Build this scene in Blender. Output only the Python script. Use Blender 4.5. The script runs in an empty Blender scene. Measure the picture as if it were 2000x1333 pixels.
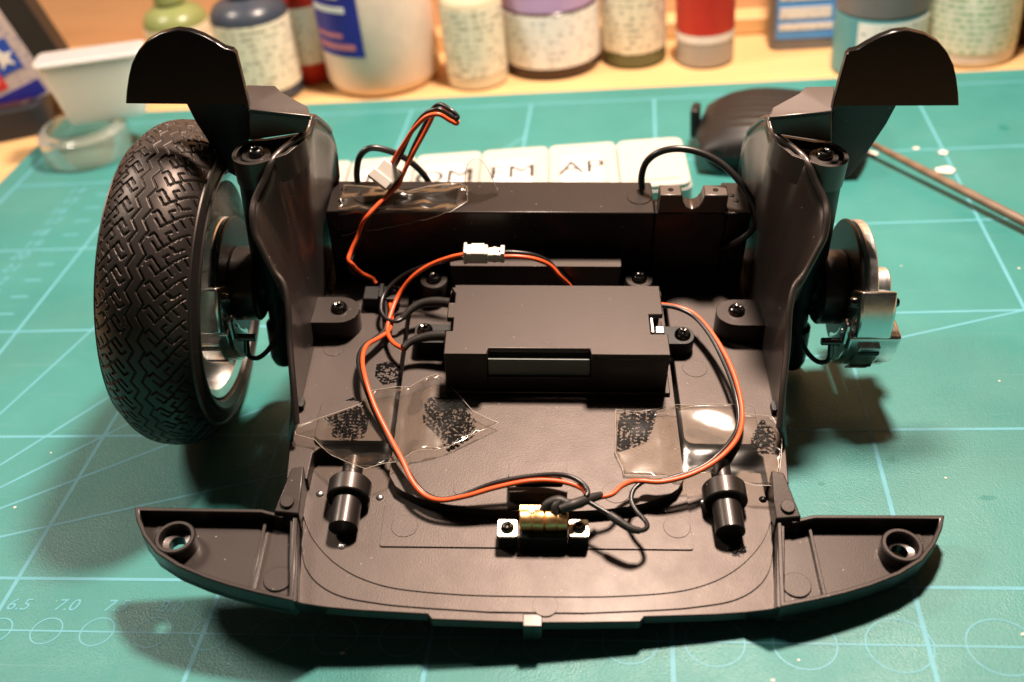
import bpy, math, random
import numpy as np
from mathutils import Vector, Matrix
from mathutils.geometry import tessellate_polygon, delaunay_2d_cdt

# ------------------------------------------------------------------ camera, light, exposure (millimetres scaled to metres)
S = 0.001
scene = bpy.context.scene
col = scene.collection
random.seed(4)

cam_data = bpy.data.cameras.new("camera")
cam = bpy.data.objects.new("camera", cam_data); col.objects.link(cam)
cam_data.sensor_fit = 'HORIZONTAL'; cam_data.sensor_width = 36.0
cam_data.lens = 36.0 * 2095.0 / 2000.0
cam_data.clip_start = 0.005; cam_data.clip_end = 20.0
cam.matrix_world = (Matrix.Translation(Vector((46.82, -206.8, 179.57)) * S)
    @ (Matrix.Rotation(math.radians(9.0845), 4, 'Z') @ Matrix.Rotation(math.radians(54.305), 4, 'X') @ Matrix.Rotation(math.radians(-6.4214), 4, 'Z')))
cam_data.dof.use_dof = True
cam_data.dof.focus_distance = 0.247
cam_data.dof.aperture_fstop = 12.0
scene.camera = cam

world = bpy.data.worlds.new("World"); scene.world = world; world.use_nodes = True
bg = world.node_tree.nodes["Background"]
bg.inputs["Color"].default_value = (1.0, 0.84, 0.70, 1); bg.inputs["Strength"].default_value = 0.026

def area_lamp(name, loc, target, size, power, color):
    d = bpy.data.lights.new(name, 'AREA'); d.shape = 'DISK'; d.size = size * S; d.energy = power; d.color = color
    o = bpy.data.objects.new(name, d); col.objects.link(o)
    o.location = Vector(loc) * S
    o.rotation_euler = (Vector(target) - Vector(loc)).to_track_quat('-Z', 'Y').to_euler()
    return o
area_lamp("desk_lamp_light", (98, 134, 450), (15, 20, 0), 58, 6.2, (1.0, 0.79, 0.645))
area_lamp("left_fill_light", (-340, 110, 400), (-40, 60, 0), 110, 1.9, (1.0, 0.84, 0.70))  # fill lamp added at the left to lift the shadows

vs = scene.view_settings
vs.view_transform = 'Standard'; vs.look = 'None'; vs.exposure = 0.0; vs.gamma = 1.0; vs.use_curve_mapping = False
scene.cycles.use_denoising = True
scene.cycles.max_bounces = 10; scene.cycles.transparent_max_bounces = 24
scene.cycles.caustics_reflective = False; scene.cycles.caustics_refractive = False
scene.cycles.sample_clamp_indirect = 4.0

# ------------------------------------------------------------------ helpers
WD = Matrix.Identity(4)
CH = Matrix([[0.993846, -0.061181, 0.092343, 0.0184553], [0.071776, 0.990635, -0.11615, 0.01009], [-0.084372, 0.122063, 0.98893, 0.0216326], [0, 0, 0, 1]])          # chassis frame: it leans to its missing wheel and nose

class G:
    def __init__(s): s.v = []; s.f = []
    def add(s, v, f):
        n = len(s.v); s.v += [tuple(p) for p in v]; s.f += [tuple(i + n for i in q) for q in f]; return s
    def box(s, x0, x1, y0, y1, z0, z1):
        v = [(x, y, z) for z in (z0, z1) for y in (y0, y1) for x in (x0, x1)]
        return s.add(v, [(0, 2, 3, 1), (4, 5, 7, 6), (0, 1, 5, 4), (2, 6, 7, 3), (0, 4, 6, 2), (1, 3, 7, 5)])
    def prism(s, out, z0, z1, holes=(), fn=None):
        loops = [list(out)] + [list(h) for h in holes]
        if area(loops[0]) < 0: loops[0].reverse()
        for h in loops[1:]:
            if area(h) > 0: h.reverse()
        pts = [p for l in loops for p in l]; n = len(pts)
        tri = tessellate_polygon([[Vector((p[0], p[1], 0)) for p in l] for l in loops])
        v = [(p[0], p[1], z0) for p in pts] + [(p[0], p[1], z1) for p in pts]
        f = []
        for a, b, c in tri:
            A = area([pts[a], pts[b], pts[c]])
            if A < 0: a, c = c, a
            f += [(a + n, b + n, c + n), (c, b, a)]
        k = 0
        for l in loops:
            m = len(l)
            for i in range(m):
                a, b = k + i, k + (i + 1) % m
                f.append((a, b, b + n, a + n))
            k += m
        if fn: v = [fn(p) for p in v]
        return s.add(v, f)
    def slab(s, poly, off):                       # planar or nearly planar 3d polygon given a thickness vector
        n = len(poly); off = Vector(off)
        nv = Vector((0, 0, 0))
        for i in range(n):
            a, b = Vector(poly[i]), Vector(poly[(i + 1) % n]); nv += a.cross(b)
        poly = [Vector(p) for p in poly]
        if nv.dot(off) < 0: poly.reverse()
        tri = tessellate_polygon([poly])
        v = [tuple(p) for p in poly] + [tuple(p + off) for p in poly]; f = []
        for a, b, c in tri:
            m = (poly[b] - poly[a]).cross(poly[c] - poly[a])
            if m.dot(off) < 0: a, c = c, a
            f += [(a + n, b + n, c + n), (c, b, a)]
        f += [(i, (i + 1) % n, (i + 1) % n + n, i + n) for i in range(n)]
        return s.add(v, f)
    def rev(s, prof, o=(0, 0, 0), axis=(0, 0, 1), n=32, a0=0.0, a1=2 * math.pi, close=False, caps=True):
        ax = Vector(axis).normalized(); q = Vector((0, 0, 1)).rotation_difference(ax).to_matrix(); o = Vector(o)
        full = abs(a1 - a0 - 2 * math.pi) < 1e-6; m = n if full else n + 1
        v = []
        for r, z in prof:
            for i in range(m):
                t = a0 + (a1 - a0) * i / n
                v.append(tuple(o + q @ Vector((r * math.cos(t), r * math.sin(t), z))))
        f = []; k = len(prof)
        for j in range(k if close else k - 1):
            j2 = (j + 1) % k
            for i in range(n):
                i2 = (i + 1) % m
                f.append((j * m + i, j * m + i2, j2 * m + i2, j2 * m + i))
        if not close and caps:
            if prof[0][0] > 1e-6 and full: f.append(tuple(reversed(range(m))))
            if prof[-1][0] > 1e-6 and full: f.append(tuple((k - 1) * m + i for i in range(m)))
        elif close and not full:
            f.append(tuple(j * m for j in range(k))); f.append(tuple(j * m + n for j in reversed(range(k))))
        return s.add(v, f)
    def cyl(s, p0, p1, r0, r1=None, n=24, ch=0.0):
        r1 = r0 if r1 is None else r1; p0 = Vector(p0); p1 = Vector(p1); L = (p1 - p0).length
        pr = [(r0 - ch, 0), (r0, ch), (r1, L - ch), (r1 - ch, L)] if ch else [(r0, 0), (r1, L)]
        return s.rev(pr, p0, p1 - p0, n)
    def tube(s, pts, r, n=10, sub=6, radii=None):
        P = spline(pts, sub); m = len(P); rr = [r] * m if radii is None else list(np.interp(np.linspace(0, 1, m), np.linspace(0, 1, len(radii)), radii))
        up = Vector((0.13, 0.31, 0.94)); v = []; prev = None
        for i in range(m):
            d = (P[min(i + 1, m - 1)] - P[max(i - 1, 0)]).normalized()
            if prev is None: a = d.cross(up).normalized()
            else: a = (prev - d * prev.dot(d)).normalized()
            prev = a; b = d.cross(a)
            for k in range(n):
                t = 2 * math.pi * k / n
                v.append(tuple(P[i] + (a * math.cos(t) + b * math.sin(t)) * rr[i]))
        f = [(i * n + k, i * n + (k + 1) % n, (i + 1) * n + (k + 1) % n, (i + 1) * n + k) for i in range(m - 1) for k in range(n)]
        f += [tuple(reversed(range(n))), tuple((m - 1) * n + k for k in range(n))]
        return s.add(v, f)
    def grid(s, rows, flip=False):
        m = len(rows[0]); v = [tuple(p) for r in rows for p in r]
        f = [(j * m + i, j * m + i + 1, (j + 1) * m + i + 1, (j + 1) * m + i) for j in range(len(rows) - 1) for i in range(m - 1)]
        if flip: f = [tuple(reversed(q)) for q in f]
        return s.add(v, f)
    def mirror(s):
        s.v = [(-x, y, z) for x, y, z in s.v]; s.f = [tuple(reversed(q)) for q in s.f]; return s
    def side(s, sg): return s.mirror() if sg > 0 else s
    def xf(s, M): s.v = [tuple(M @ Vector(p)) for p in s.v]; return s

def area(l): return 0.5 * sum(l[i][0] * l[(i + 1) % len(l)][1] - l[(i + 1) % len(l)][0] * l[i][1] for i in range(len(l)))
def spline(pts, sub):
    P = [Vector(p) for p in pts]
    if len(P) < 3: return [P[0].lerp(P[-1], i / 4) for i in range(5)]
    out = []
    for i in range(len(P) - 1):
        p0, p1, p2, p3 = P[max(i - 1, 0)], P[i], P[i + 1], P[min(i + 2, len(P) - 1)]
        for k in range(sub):
            t = k / sub
            out.append(0.5 * ((2 * p1) + (p2 - p0) * t + (2 * p0 - 5 * p1 + 4 * p2 - p3) * t * t + (3 * p1 - p0 - 3 * p2 + p3) * t ** 3))
    out.append(P[-1]); return out
def circle(cx, cy, r, n=24): return [(cx + r * math.cos(2 * math.pi * i / n), cy + r * math.sin(2 * math.pi * i / n)) for i in range(n)]
def rrect(x0, x1, y0, y1, r, n=5):
    o = []
    for cx, cy, a in ((x1 - r, y1 - r, 0), (x0 + r, y1 - r, 90), (x0 + r, y0 + r, 180), (x1 - r, y0 + r, 270)):
        for i in range(n + 1):
            t = math.radians(a + 90 * i / n); o.append((cx + r * math.cos(t), cy + r * math.sin(t)))
    return o

BASE = {}
def root_of(o):
    while o.parent: o = o.parent
    return o
def tag(o, label, cat, group=None):
    o["label"] = label; o["category"] = cat
    if group: o["group"] = group
    return o
def thing(name, label, cat, base=(0, 0, 0), frame=WD, group=None):
    o = bpy.data.objects.new(name, None); col.objects.link(o); o.empty_display_size = 0.005
    o.matrix_world = frame @ Matrix.Translation(Vector(base) * S)
    BASE[o] = Vector(base); return tag(o, label, cat, group)
def make_mesh(name, g, mat, base, smooth):
    me = bpy.data.meshes.new(name)
    me.from_pydata([((Vector(p) - base) * S)[:] for p in g.v], [], g.f); me.update()
    if smooth:
        me.shade_smooth(); me.set_sharp_from_angle(angle=math.radians(smooth))
    for m in (mat if isinstance(mat, (list, tuple)) else [mat]): me.materials.append(m)
    return me
def part(name, g, mat, parent, smooth=38, bevel=0.0, label=None):
    o = bpy.data.objects.new(name, make_mesh(name, g, mat, BASE[root_of(parent)], smooth)); col.objects.link(o); o.parent = parent
    if bevel: add_bevel(o, bevel)
    if label: o["label"] = label
    return o
def add_bevel(o, w):
    b = o.modifiers.new("bevel", 'BEVEL'); b.width = w * S; b.segments = 3 if w > 0.6 else 2; b.limit_method = 'ANGLE'; b.angle_limit = math.radians(40); b.use_clamp_overlap = True
    b.harden_normals = False
def solid(name, g, mat, label, cat, frame=WD, smooth=38, bevel=0.0, group=None, kind=None):
    a = np.array(g.v); base = Vector(((a[:, 0].min() + a[:, 0].max()) / 2, (a[:, 1].min() + a[:, 1].max()) / 2, a[:, 2].min()))
    o = bpy.data.objects.new(name, make_mesh(name, g, mat, base, smooth)); col.objects.link(o)
    o.matrix_world = frame @ Matrix.Translation(base * S); BASE[o] = base
    if bevel: add_bevel(o, bevel)
    if kind: o["kind"] = kind
    else: tag(o, label, cat, group)
    return o
def shared(name, me, parent, loc, rot=0.0, label=None, scale=1.0):
    o = bpy.data.objects.new(name, me); col.objects.link(o); o.parent = parent
    o.location = (Vector(loc) - BASE[root_of(parent)]) * S; o.rotation_euler = (0, 0, rot); o.scale = (scale,) * 3
    return o

# ------------------------------------------------------------------ materials
def new_mat(name):
    m = bpy.data.materials.new(name); m.use_nodes = True; nt = m.node_tree
    return m, nt, nt.nodes["Principled BSDF"]
def N(nt, t, **kw):
    n = nt.nodes.new(t)
    for k, v in kw.items():
        if k.startswith("i_"):
            key = k[2:]; key = int(key) if key.isdigit() else key.replace("_", " ")
            n.inputs[key].default_value = v
        else: setattr(n, k, v)
    return n
def coords(nt, sc=(1000, 1000, 1000), rot=(0, 0, 0)):
    tc = N(nt, "ShaderNodeTexCoord"); mp = N(nt, "ShaderNodeMapping")
    mp.inputs["Scale"].default_value = sc; mp.inputs["Rotation"].default_value = rot
    nt.links.new(tc.outputs["Object"], mp.inputs["Vector"]); return mp.outputs["Vector"]
def noise(nt, vec, scale, detail=3, rough=0.55):
    n = N(nt, "ShaderNodeTexNoise"); n.inputs["Scale"].default_value = scale; n.inputs["Detail"].default_value = detail; n.inputs["Roughness"].default_value = rough
    nt.links.new(vec, n.inputs["Vector"]); return n.outputs["Fac"]
def ramp(nt, fac, stops):
    r = N(nt, "ShaderNodeValToRGB"); e = r.color_ramp.elements
    while len(e) < len(stops): e.new(0.5)
    for i, (p, c) in enumerate(stops):
        e[i].position = p; e[i].color = (c, c, c, 1) if not isinstance(c, (tuple, list)) else tuple(c) + (1,)
    nt.links.new(fac, r.inputs["Fac"]); return r.outputs["Color"]
def mixc(nt, fac, a, b, mode='MIX'):
    m = N(nt, "ShaderNodeMix", data_type='RGBA', blend_type=mode)
    for sock, val in ((0, fac), (6, a), (7, b)):
        if isinstance(val, (int, float)): m.inputs[sock].default_value = val
        elif isinstance(val, (tuple, list)): m.inputs[sock].default_value = tuple(val) + (1,)
        else: nt.links.new(val, m.inputs[sock])
    return m.outputs[2]
def maprange(nt, v, a, b, c, d):
    m = N(nt, "ShaderNodeMapRange"); nt.links.new(v, m.inputs[0])
    for i, x in enumerate((a, b, c, d)): m.inputs[i + 1].default_value = x
    return m.outputs[0]
def bump(nt, bs, h, strength, dist):
    b = N(nt, "ShaderNodeBump"); b.inputs["Strength"].default_value = strength; b.inputs["Distance"].default_value = dist * S
    nt.links.new(h, b.inputs["Height"]); nt.links.new(b.outputs["Normal"], bs.inputs["Normal"]); return b

def plastic(name, base, rough, spec=0.5, grain=0.0, gscale=3.0, dust=0.0, coat=0.0, tint=None):
    m, nt, bs = new_mat(name); v = coords(nt)
    bs.inputs["Specular IOR Level"].default_value = spec
    if tint: bs.inputs["Specular Tint"].default_value = tuple(tint) + (1,)
    c = mixc(nt, ramp(nt, noise(nt, v, 0.12, 4), [(0.3, 0.75), (0.7, 1.25)]), (0, 0, 0), base, 'MIX')
    c = mixc(nt, 1.0, base, ramp(nt, noise(nt, v, 0.09, 5, 0.65), [(0.3, 0.86), (0.72, 1.0)]), 'MULTIPLY')
    r = maprange(nt, noise(nt, v, 0.16, 5, 0.65), 0.3, 0.7, rough * 0.95, rough * 1.05)
    if dust:
        vo = N(nt, "ShaderNodeTexVoronoi"); vo.inputs["Scale"].default_value = 0.55; nt.links.new(v, vo.inputs["Vector"])
        sp = ramp(nt, vo.outputs["Distance"], [(0.0, 1.0), (0.035, 1.0), (0.085, 0.0)])
        pick = ramp(nt, noise(nt, v, 0.4, 1), [(0.55, 0.0), (0.60, 1.0)])
        sp = mixc(nt, 1.0, sp, pick, 'MULTIPLY')
        f = N(nt, "ShaderNodeMath", operation='MULTIPLY'); nt.links.new(sp, f.inputs[0]); f.inputs[1].default_value = dust
        c = mixc(nt, f.outputs[0], c, (0.55, 0.5, 0.45))
    nt.links.new(c, bs.inputs["Base Color"]); nt.links.new(r, bs.inputs["Roughness"])
    if grain: bump(nt, bs, noise(nt, v, gscale, 2), grain, 0.12)
    if coat: bs.inputs["Coat Weight"].default_value = coat; bs.inputs["Coat Roughness"].default_value = 0.22; bs.inputs["Coat IOR"].default_value = 1.45
    return m
BLACK = plastic("black_moulded_plastic", (0.007, 0.0062, 0.006), 0.46, 0.5, 0.28, 3.4, 0.8, tint=(1.0, 0.83, 0.76), coat=0.45)
PAN = plastic("black_grained_plastic", (0.009, 0.0078, 0.0072), 0.50, 0.8, 0.36, 3.2, 0.7, tint=(1.0, 0.83, 0.76), coat=0.05)
PANEL = plastic("black_semi_gloss_plastic", (0.010, 0.0085, 0.0078), 0.47, 0.85, 0.10, 3.0, 1.0, tint=(1.0, 0.83, 0.76), coat=0.45)
GLOSS = plastic("black_gloss_plastic", (0.006, 0.0055, 0.005), 0.20, 0.4)
DARK = plastic("matte_black_plastic", (0.006, 0.0056, 0.0056), 0.45, 0.45, 0.15, 3.0, 0.6)
BOXP = plastic("black_battery_box_plastic", (0.008, 0.007, 0.0066), 0.50, 0.6, 0.28, 3.6, 0.7, tint=(1.0, 0.83, 0.76), coat=0.4)
RUBBER = plastic("tyre_rubber", (0.011, 0.0097, 0.009), 0.46, 0.6, 0.15, 3.0, 0.9, tint=(1.0, 0.83, 0.76))
BEAM = plastic("black_beam_plastic", (0.006, 0.0053, 0.005), 0.46, 0.27, 0.28, 3.4, 0.8, tint=(1.0, 0.83, 0.76), coat=0.25)
RED = plastic("red_wire_insulation", (0.82, 0.115, 0.03), 0.36, 0.5)
BWIRE = plastic("black_wire_insulation", (0.014, 0.013, 0.013), 0.33, 0.5)
SHRINK = plastic("heat_shrink_tubing", (0.022, 0.019, 0.017), 0.5, 0.5, 0.5, 1.2)
WHITEP = plastic("white_nylon", (0.80, 0.74, 0.66), 0.4, 0.5)
def metal(name, base, rough, grain=0.0, gs=4.0):
    m, nt, bs = new_mat(name); v = coords(nt)
    bs.inputs["Metallic"].default_value = 1.0; bs.inputs["Base Color"].default_value = tuple(base) + (1,)
    nt.links.new(maprange(nt, noise(nt, v, 0.5, 4), 0.3, 0.7, rough * 0.8, rough * 1.25), bs.inputs["Roughness"])
    if grain: bump(nt, bs, noise(nt, v, gs, 2), grain, 0.06)
    return m
CHROME = metal("satin_chrome", (0.86, 0.85, 0.83), 0.22, 0.1)
STEEL = metal("bright_steel", (0.92, 0.91, 0.89), 0.34, 0.2)
BLKSTEEL = metal("black_oxide_screw", (0.10, 0.095, 0.09), 0.22)
BRASS = metal("brass_strip", (0.96, 0.58, 0.25), 0.36, 0.2)
RIMM = metal("silver_wheel_rim", (0.72, 0.72, 0.70), 0.22)

def clear_mat(name, tint, gloss_rough, gloss, rippled, scale, top=0.9, haze=0.0):
    m, nt, bs = new_mat(name); nt.nodes.remove(bs); out = nt.nodes["Material Output"]; v = coords(nt)
    tr = N(nt, "ShaderNodeBsdfTransparent"); tr.inputs[0].default_value = tuple(tint) + (1,)
    gl = N(nt, "ShaderNodeBsdfGlossy"); gl.inputs["Roughness"].default_value = gloss_rough
    lw = N(nt, "ShaderNodeLayerWeight"); lw.inputs["Blend"].default_value = 0.28
    b = N(nt, "ShaderNodeBump"); b.inputs["Strength"].default_value = rippled; b.inputs["Distance"].default_value = 0.5 * S
    nt.links.new(noise(nt, v, scale, 2, 0.4), b.inputs["Height"]); nt.links.new(b.outputs[0], gl.inputs["Normal"])
    fac = maprange(nt, lw.outputs["Fresnel"], 0, 1, gloss, top)
    mx = N(nt, "ShaderNodeMixShader"); nt.links.new(fac, mx.inputs[0]); nt.links.new(tr.outputs[0], mx.inputs[1]); nt.links.new(gl.outputs[0], mx.inputs[2])
    res = mx
    if haze:                                      # cloudy moulded glass: part of the light scatters
        df = N(nt, "ShaderNodeBsdfTranslucent"); df.inputs[0].default_value = (0.75, 0.78, 0.70, 1)
        d2 = N(nt, "ShaderNodeBsdfDiffuse"); d2.inputs[0].default_value = (0.72, 0.76, 0.68, 1)
        ad = N(nt, "ShaderNodeMixShader"); ad.inputs[0].default_value = 0.5; nt.links.new(df.outputs[0], ad.inputs[1]); nt.links.new(d2.outputs[0], ad.inputs[2])
        res = N(nt, "ShaderNodeMixShader"); res.inputs[0].default_value = haze; nt.links.new(mx.outputs[0], res.inputs[1]); nt.links.new(ad.outputs[0], res.inputs[2])
    nt.links.new(res.outputs[0], out.inputs["Surface"]); return m
TAPE = clear_mat("clear_adhesive_tape", (0.97, 0.95, 0.92), 0.15, 0.0, 0.05, 0.12, 0.45)
TAPE_EDGE = plastic("tape_cut_edge", (0.62, 0.56, 0.48), 0.3, 0.6)
GLASS = clear_mat("clear_glass", (0.90, 0.95, 0.92), 0.08, 0.02, 0.0, 0.1, 0.7, 0.28)
FROST = None
def contact_mat():
    m, nt, bs = new_mat("tape_contact_speckle"); out = nt.nodes["Material Output"]; v = coords(nt)
    bs.inputs["Base Color"].default_value = (0.004, 0.004, 0.004, 1); bs.inputs["Roughness"].default_value = 0.25; bs.inputs["Specular IOR Level"].default_value = 0.12
    tr = N(nt, "ShaderNodeBsdfTransparent"); mx = N(nt, "ShaderNodeMixShader")
    f = ramp(nt, noise(nt, v, 1.5, 1, 0.4), [(0.51, 1.0), (0.54, 0.0)])
    nt.links.new(f, mx.inputs[0]); nt.links.new(tr.outputs[0], mx.inputs[1]); nt.links.new(bs.outputs[0], mx.inputs[2]); nt.links.new(mx.outputs[0], out.inputs["Surface"]); return m
SPECK = contact_mat()

SMEARS = [(*(121.7, -23.49), 5.5, 2.6, 1.75 / 3), (*(103.09, -10.76), 5.0, 4.0, 1.75 / 3), (*(85.79, -18.91), 3.5, 3.0, 1.75 / 3), (*(174.31, 164.85), 6, 9, 1.75 / 3)]
def mat_material():
    m, nt, bs = new_mat("cutting_mat_vinyl"); v = coords(nt)
    c = mixc(nt, ramp(nt, noise(nt, v, 0.018, 6, 0.6), [(0.3, 0.0), (0.7, 1.0)]), (0.024, 0.185, 0.172), (0.040, 0.235, 0.221))
    # rubbed-in dust and darker damp smears
    c = mixc(nt, ramp(nt, noise(nt, v, 0.055, 6, 0.7), [(0.68, 0.0), (0.74, 0.75)]), c, (0.006, 0.15, 0.142))
    c = mixc(nt, ramp(nt, noise(nt, v, 0.012, 5, 0.6), [(0.5, 0.0), (0.8, 0.35)]), c, (0.13, 0.26, 0.225))
    for (sx, sy, ex, ey, rad) in SMEARS:                      # damp finger smears
        sub = N(nt, "ShaderNodeVectorMath", operation='SUBTRACT'); nt.links.new(v, sub.inputs[0]); sub.inputs[1].default_value = (sx, sy, 0)
        mul = N(nt, "ShaderNodeVectorMath", operation='MULTIPLY'); nt.links.new(sub.outputs[0], mul.inputs[0]); mul.inputs[1].default_value = (1 / ex, 1 / ey, 0)
        ln = N(nt, "ShaderNodeVectorMath", operation='LENGTH'); nt.links.new(mul.outputs[0], ln.inputs[0])
        ad = N(nt, "ShaderNodeMath", operation='MULTIPLY_ADD'); nt.links.new(noise(nt, v, 0.35, 5, 0.75), ad.inputs[0]); ad.inputs[1].default_value = 0.8; nt.links.new(ln.outputs["Value"], ad.inputs[2])
        c = mixc(nt, ramp(nt, ad.outputs[0], [(rad, 0.85), (rad + 0.16, 0.0)]), c, (0.004, 0.155, 0.140))
    vo = N(nt, "ShaderNodeTexVoronoi"); vo.inputs["Scale"].default_value = 0.28; nt.links.new(v, vo.inputs["Vector"])
    sp = mixc(nt, 1.0, ramp(nt, vo.outputs["Distance"], [(0.0, 1.0), (0.06, 0.0)]), ramp(nt, noise(nt, v, 0.2, 1), [(0.6, 0.0), (0.66, 0.8)]), 'MULTIPLY')
    c = mixc(nt, sp, c, (0.62, 0.55, 0.36))
    for rot, sc in ((0.5, (60, 4000, 1000)), (-0.9, (50, 5000, 1000)), (1.35, (40, 4500, 1000))):      # old knife cuts
        cut = ramp(nt, noise(nt, coords(nt, sc, (0, 0, rot)), 0.35, 2, 0.5), [(0.70, 0.0), (0.73, 0.30)])
        c = mixc(nt, cut, c, (0.16, 0.34, 0.31))
    nt.links.new(c, bs.inputs["Base Color"])
    nt.links.new(maprange(nt, noise(nt, v, 0.05, 4), 0.3, 0.7, 0.36, 0.54), bs.inputs["Roughness"])
    bs.inputs["Specular IOR Level"].default_value = 0.5
    bump(nt, bs, noise(nt, v, 2.5, 2, 0.6), 0.75, 0.17)
    return m
MATV = mat_material()
PRINT = plastic("mat_print_ink", (0.11, 0.37, 0.45), 0.5, 0.4, 0.4, 2.6)
def wood(name, a, b, sc, rough):
    m, nt, bs = new_mat(name); v = coords(nt, sc)
    w = N(nt, "ShaderNodeTexWave", wave_type='BANDS', bands_direction='Y'); nt.links.new(v, w.inputs["Vector"])
    w.inputs["Scale"].default_value = 0.05; w.inputs["Distortion"].default_value = 5.0; w.inputs["Detail"].default_value = 3.0; w.inputs["Detail Scale"].default_value = 0.6
    c = mixc(nt, w.outputs["Fac"], a, b)
    c = mixc(nt, ramp(nt, noise(nt, v, 0.03, 5), [(0.35, 0.0), (0.7, 0.6)]), c, tuple(x * 0.8 for x in a))
    nt.links.new(c, bs.inputs["Base Color"]); bs.inputs["Roughness"].default_value = rough
    bump(nt, bs, noise(nt, v, 0.4, 3), 0.12, 0.2); return m
TABLE = wood("pine_table_wood", (0.66, 0.40, 0.17), (0.74, 0.49, 0.24), (300, 1500, 1000), 0.5)
BOARD = wood("beech_board_wood", (0.60, 0.34, 0.17), (0.66, 0.40, 0.21), (300, 1000, 2500), 0.6)
def flat(name, c, rough=0.5, spec=0.4): return plastic(name, c, rough, spec, 0.05, 1.0)
def label_mat(name, base, ink, band=0.12, thr=0.5, sx=0.5):
    m, nt, bs = new_mat(name); tc = N(nt, "ShaderNodeTexCoord"); sep = N(nt, "ShaderNodeSeparateXYZ"); nt.links.new(tc.outputs["Object"], sep.inputs[0])
    z = N(nt, "ShaderNodeMath", operation='MULTIPLY'); nt.links.new(sep.outputs[2], z.inputs[0]); z.inputs[1].default_value = 1000 / 2.6
    fr = N(nt, "ShaderNodeMath", operation='FRACT'); nt.links.new(z.outputs[0], fr.inputs[0])
    line = ramp(nt, fr.outputs[0], [(0.42, 0.0), (0.5, 1.0), (0.9, 1.0), (0.98, 0.0)])
    v = coords(nt, (1000 * sx, 1000 * sx, 1000 / 2.6))
    word = ramp(nt, noise(nt, v, 0.9, 3, 0.7), [(thr, 0.0), (thr + 0.05, 1.0)])
    f = mixc(nt, 1.0, line, word, 'MULTIPLY')
    g = N(nt, "ShaderNodeMath", operation='MULTIPLY'); nt.links.new(f, g.inputs[0]); g.inputs[1].default_value = 0.75
    nt.links.new(mixc(nt, g.outputs[0], base, ink), bs.inputs["Base Color"]); bs.inputs["Roughness"].default_value = 0.45
    return m
# ------------------------------------------------------------------ the setting: table, back board
g = G().box(-700, 700, -500, 420, -33, -3.2)
solid("table_top", g, TABLE, None, None, kind="structure", bevel=2)
g = G().box(-600, 600, 292, 312, -3.0, 260)
solid("back_board", g, BOARD, None, None, kind="structure", bevel=1)
g = G().box(-240, 600, 278, 291.5, -3.0, 5)
solid("shelf_strip", g, TABLE, None, None, kind="structure", bevel=1)

# ------------------------------------------------------------------ cutting mat with printed grid
mt = thing("cutting_mat", "green vinyl cutting mat with pale blue grid lines under the chassis", "cutting mat", (0, 0, -3))
part("mat_sheet", G().prism(rrect(-208.7, 241, -233, 217, 4), -3.0, 0.0), MATV, mt, bevel=0.4)
def strip(g, a, b, w, z=0.035):
    a = Vector(a); b = Vector(b); d = (b - a).normalized(); n = Vector((-d.y, d.x)) * w / 2
    return g.add([(a.x + n.x, a.y + n.y, z), (a.x - n.x, a.y - n.y, z), (b.x - n.x, b.y - n.y, z), (b.x + n.x, b.y + n.y, z)], [(0, 1, 2, 3)])
g = G()
for i in range(-4, 5):
    if -205 < 50 * i < 238: strip(g, (50 * i, -225), (50 * i, 205), 1.0, 0.030)
for j in range(-4, 5):
    if j != 4: strip(g, (-200, 50 * j), (232, 50 * j), 0.9, 0.036)
strip(g, (-200, 205), (232, 205), 0.9, 0.036)
for dx, dy in ((300, 100), (150, 100), (200, 200), (150, 225), (60, 240)):
    strip(g, (-150, -50), (-150 + dx, -50 + dy), 0.75, 0.042)
strip(g, (-200, -64.9), (232, -64.9), 0.45, 0.044)
for y in range(60, 200, 10):                                     # scale ticks and blurred scale figures up the left border
    strip(g, (-162 if y % 50 else -166, y), (-156, y), 0.8, 0.033)
part("grid_print", g, PRINT, mt, smooth=0)
g = G()
cx = -110.0; d = 6.0
rows = [(-109.3, 6.0), (-97.6, 6.5), (-86.0, 7.0), (-74.2, 7.5), (-61.5, 8.0), (-48.4, 8.5), (-34.8, 9.0), (-20.6, 9.5), (-6, 10), (9, 10.5), (25, 11), (41.5, 11.5), (58.5, 12), (76.3, 12.5), (94.6, 13), (114, 13.5), (134, 14)]
for cx, d in rows: g.rev([(d / 2 - 0.16, 0.05), (d / 2 + 0.16, 0.05)], (cx, -64.9, 0), n=40)
g.f = [q for q in g.f if len(q) == 4]
part("circle_print", g, PRINT, mt, smooth=0)
def text_part(name, s, size, M, mat, parent, frame_base, bold=0.0):
    cu = bpy.data.curves.new(name, 'FONT'); cu.body = s; cu.size = size * S; cu.align_x = 'CENTER'; cu.align_y = 'CENTER'; cu.offset = bold * S; cu.extrude = 0.01 * S; cu.shear = 0.2 if name == "printed_number" else 0.0
    o = bpy.data.objects.new(name, cu); col.objects.link(o)
    dg = bpy.context.evaluated_depsgraph_get(); me = bpy.data.meshes.new_from_object(o.evaluated_get(dg)); me.name = name
    bpy.data.objects.remove(o); bpy.data.curves.remove(cu)
    me.materials.clear(); me.materials.append(mat)
    ob = bpy.data.objects.new(name, me); col.objects.link(ob); ob.parent = parent
    b = BASE[root_of(parent)]
    M = Matrix.Translation(-b * S) @ M
    ob.matrix_local = M; return ob
for cx, d in rows[:6]:
    text_part("printed_number", "%.1f" % d, 4.6, Matrix.Translation(Vector((cx + 1.5, -57.8, 0.05)) * S), PRINT, mt, None)
for k, y in enumerate(range(64, 150, 8)):
    text_part("printed_number", str(24 - k), 6.5, Matrix.Translation(Vector((-172 + (k % 2), y, 0.05)) * S), PRINT, mt, None)

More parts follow.
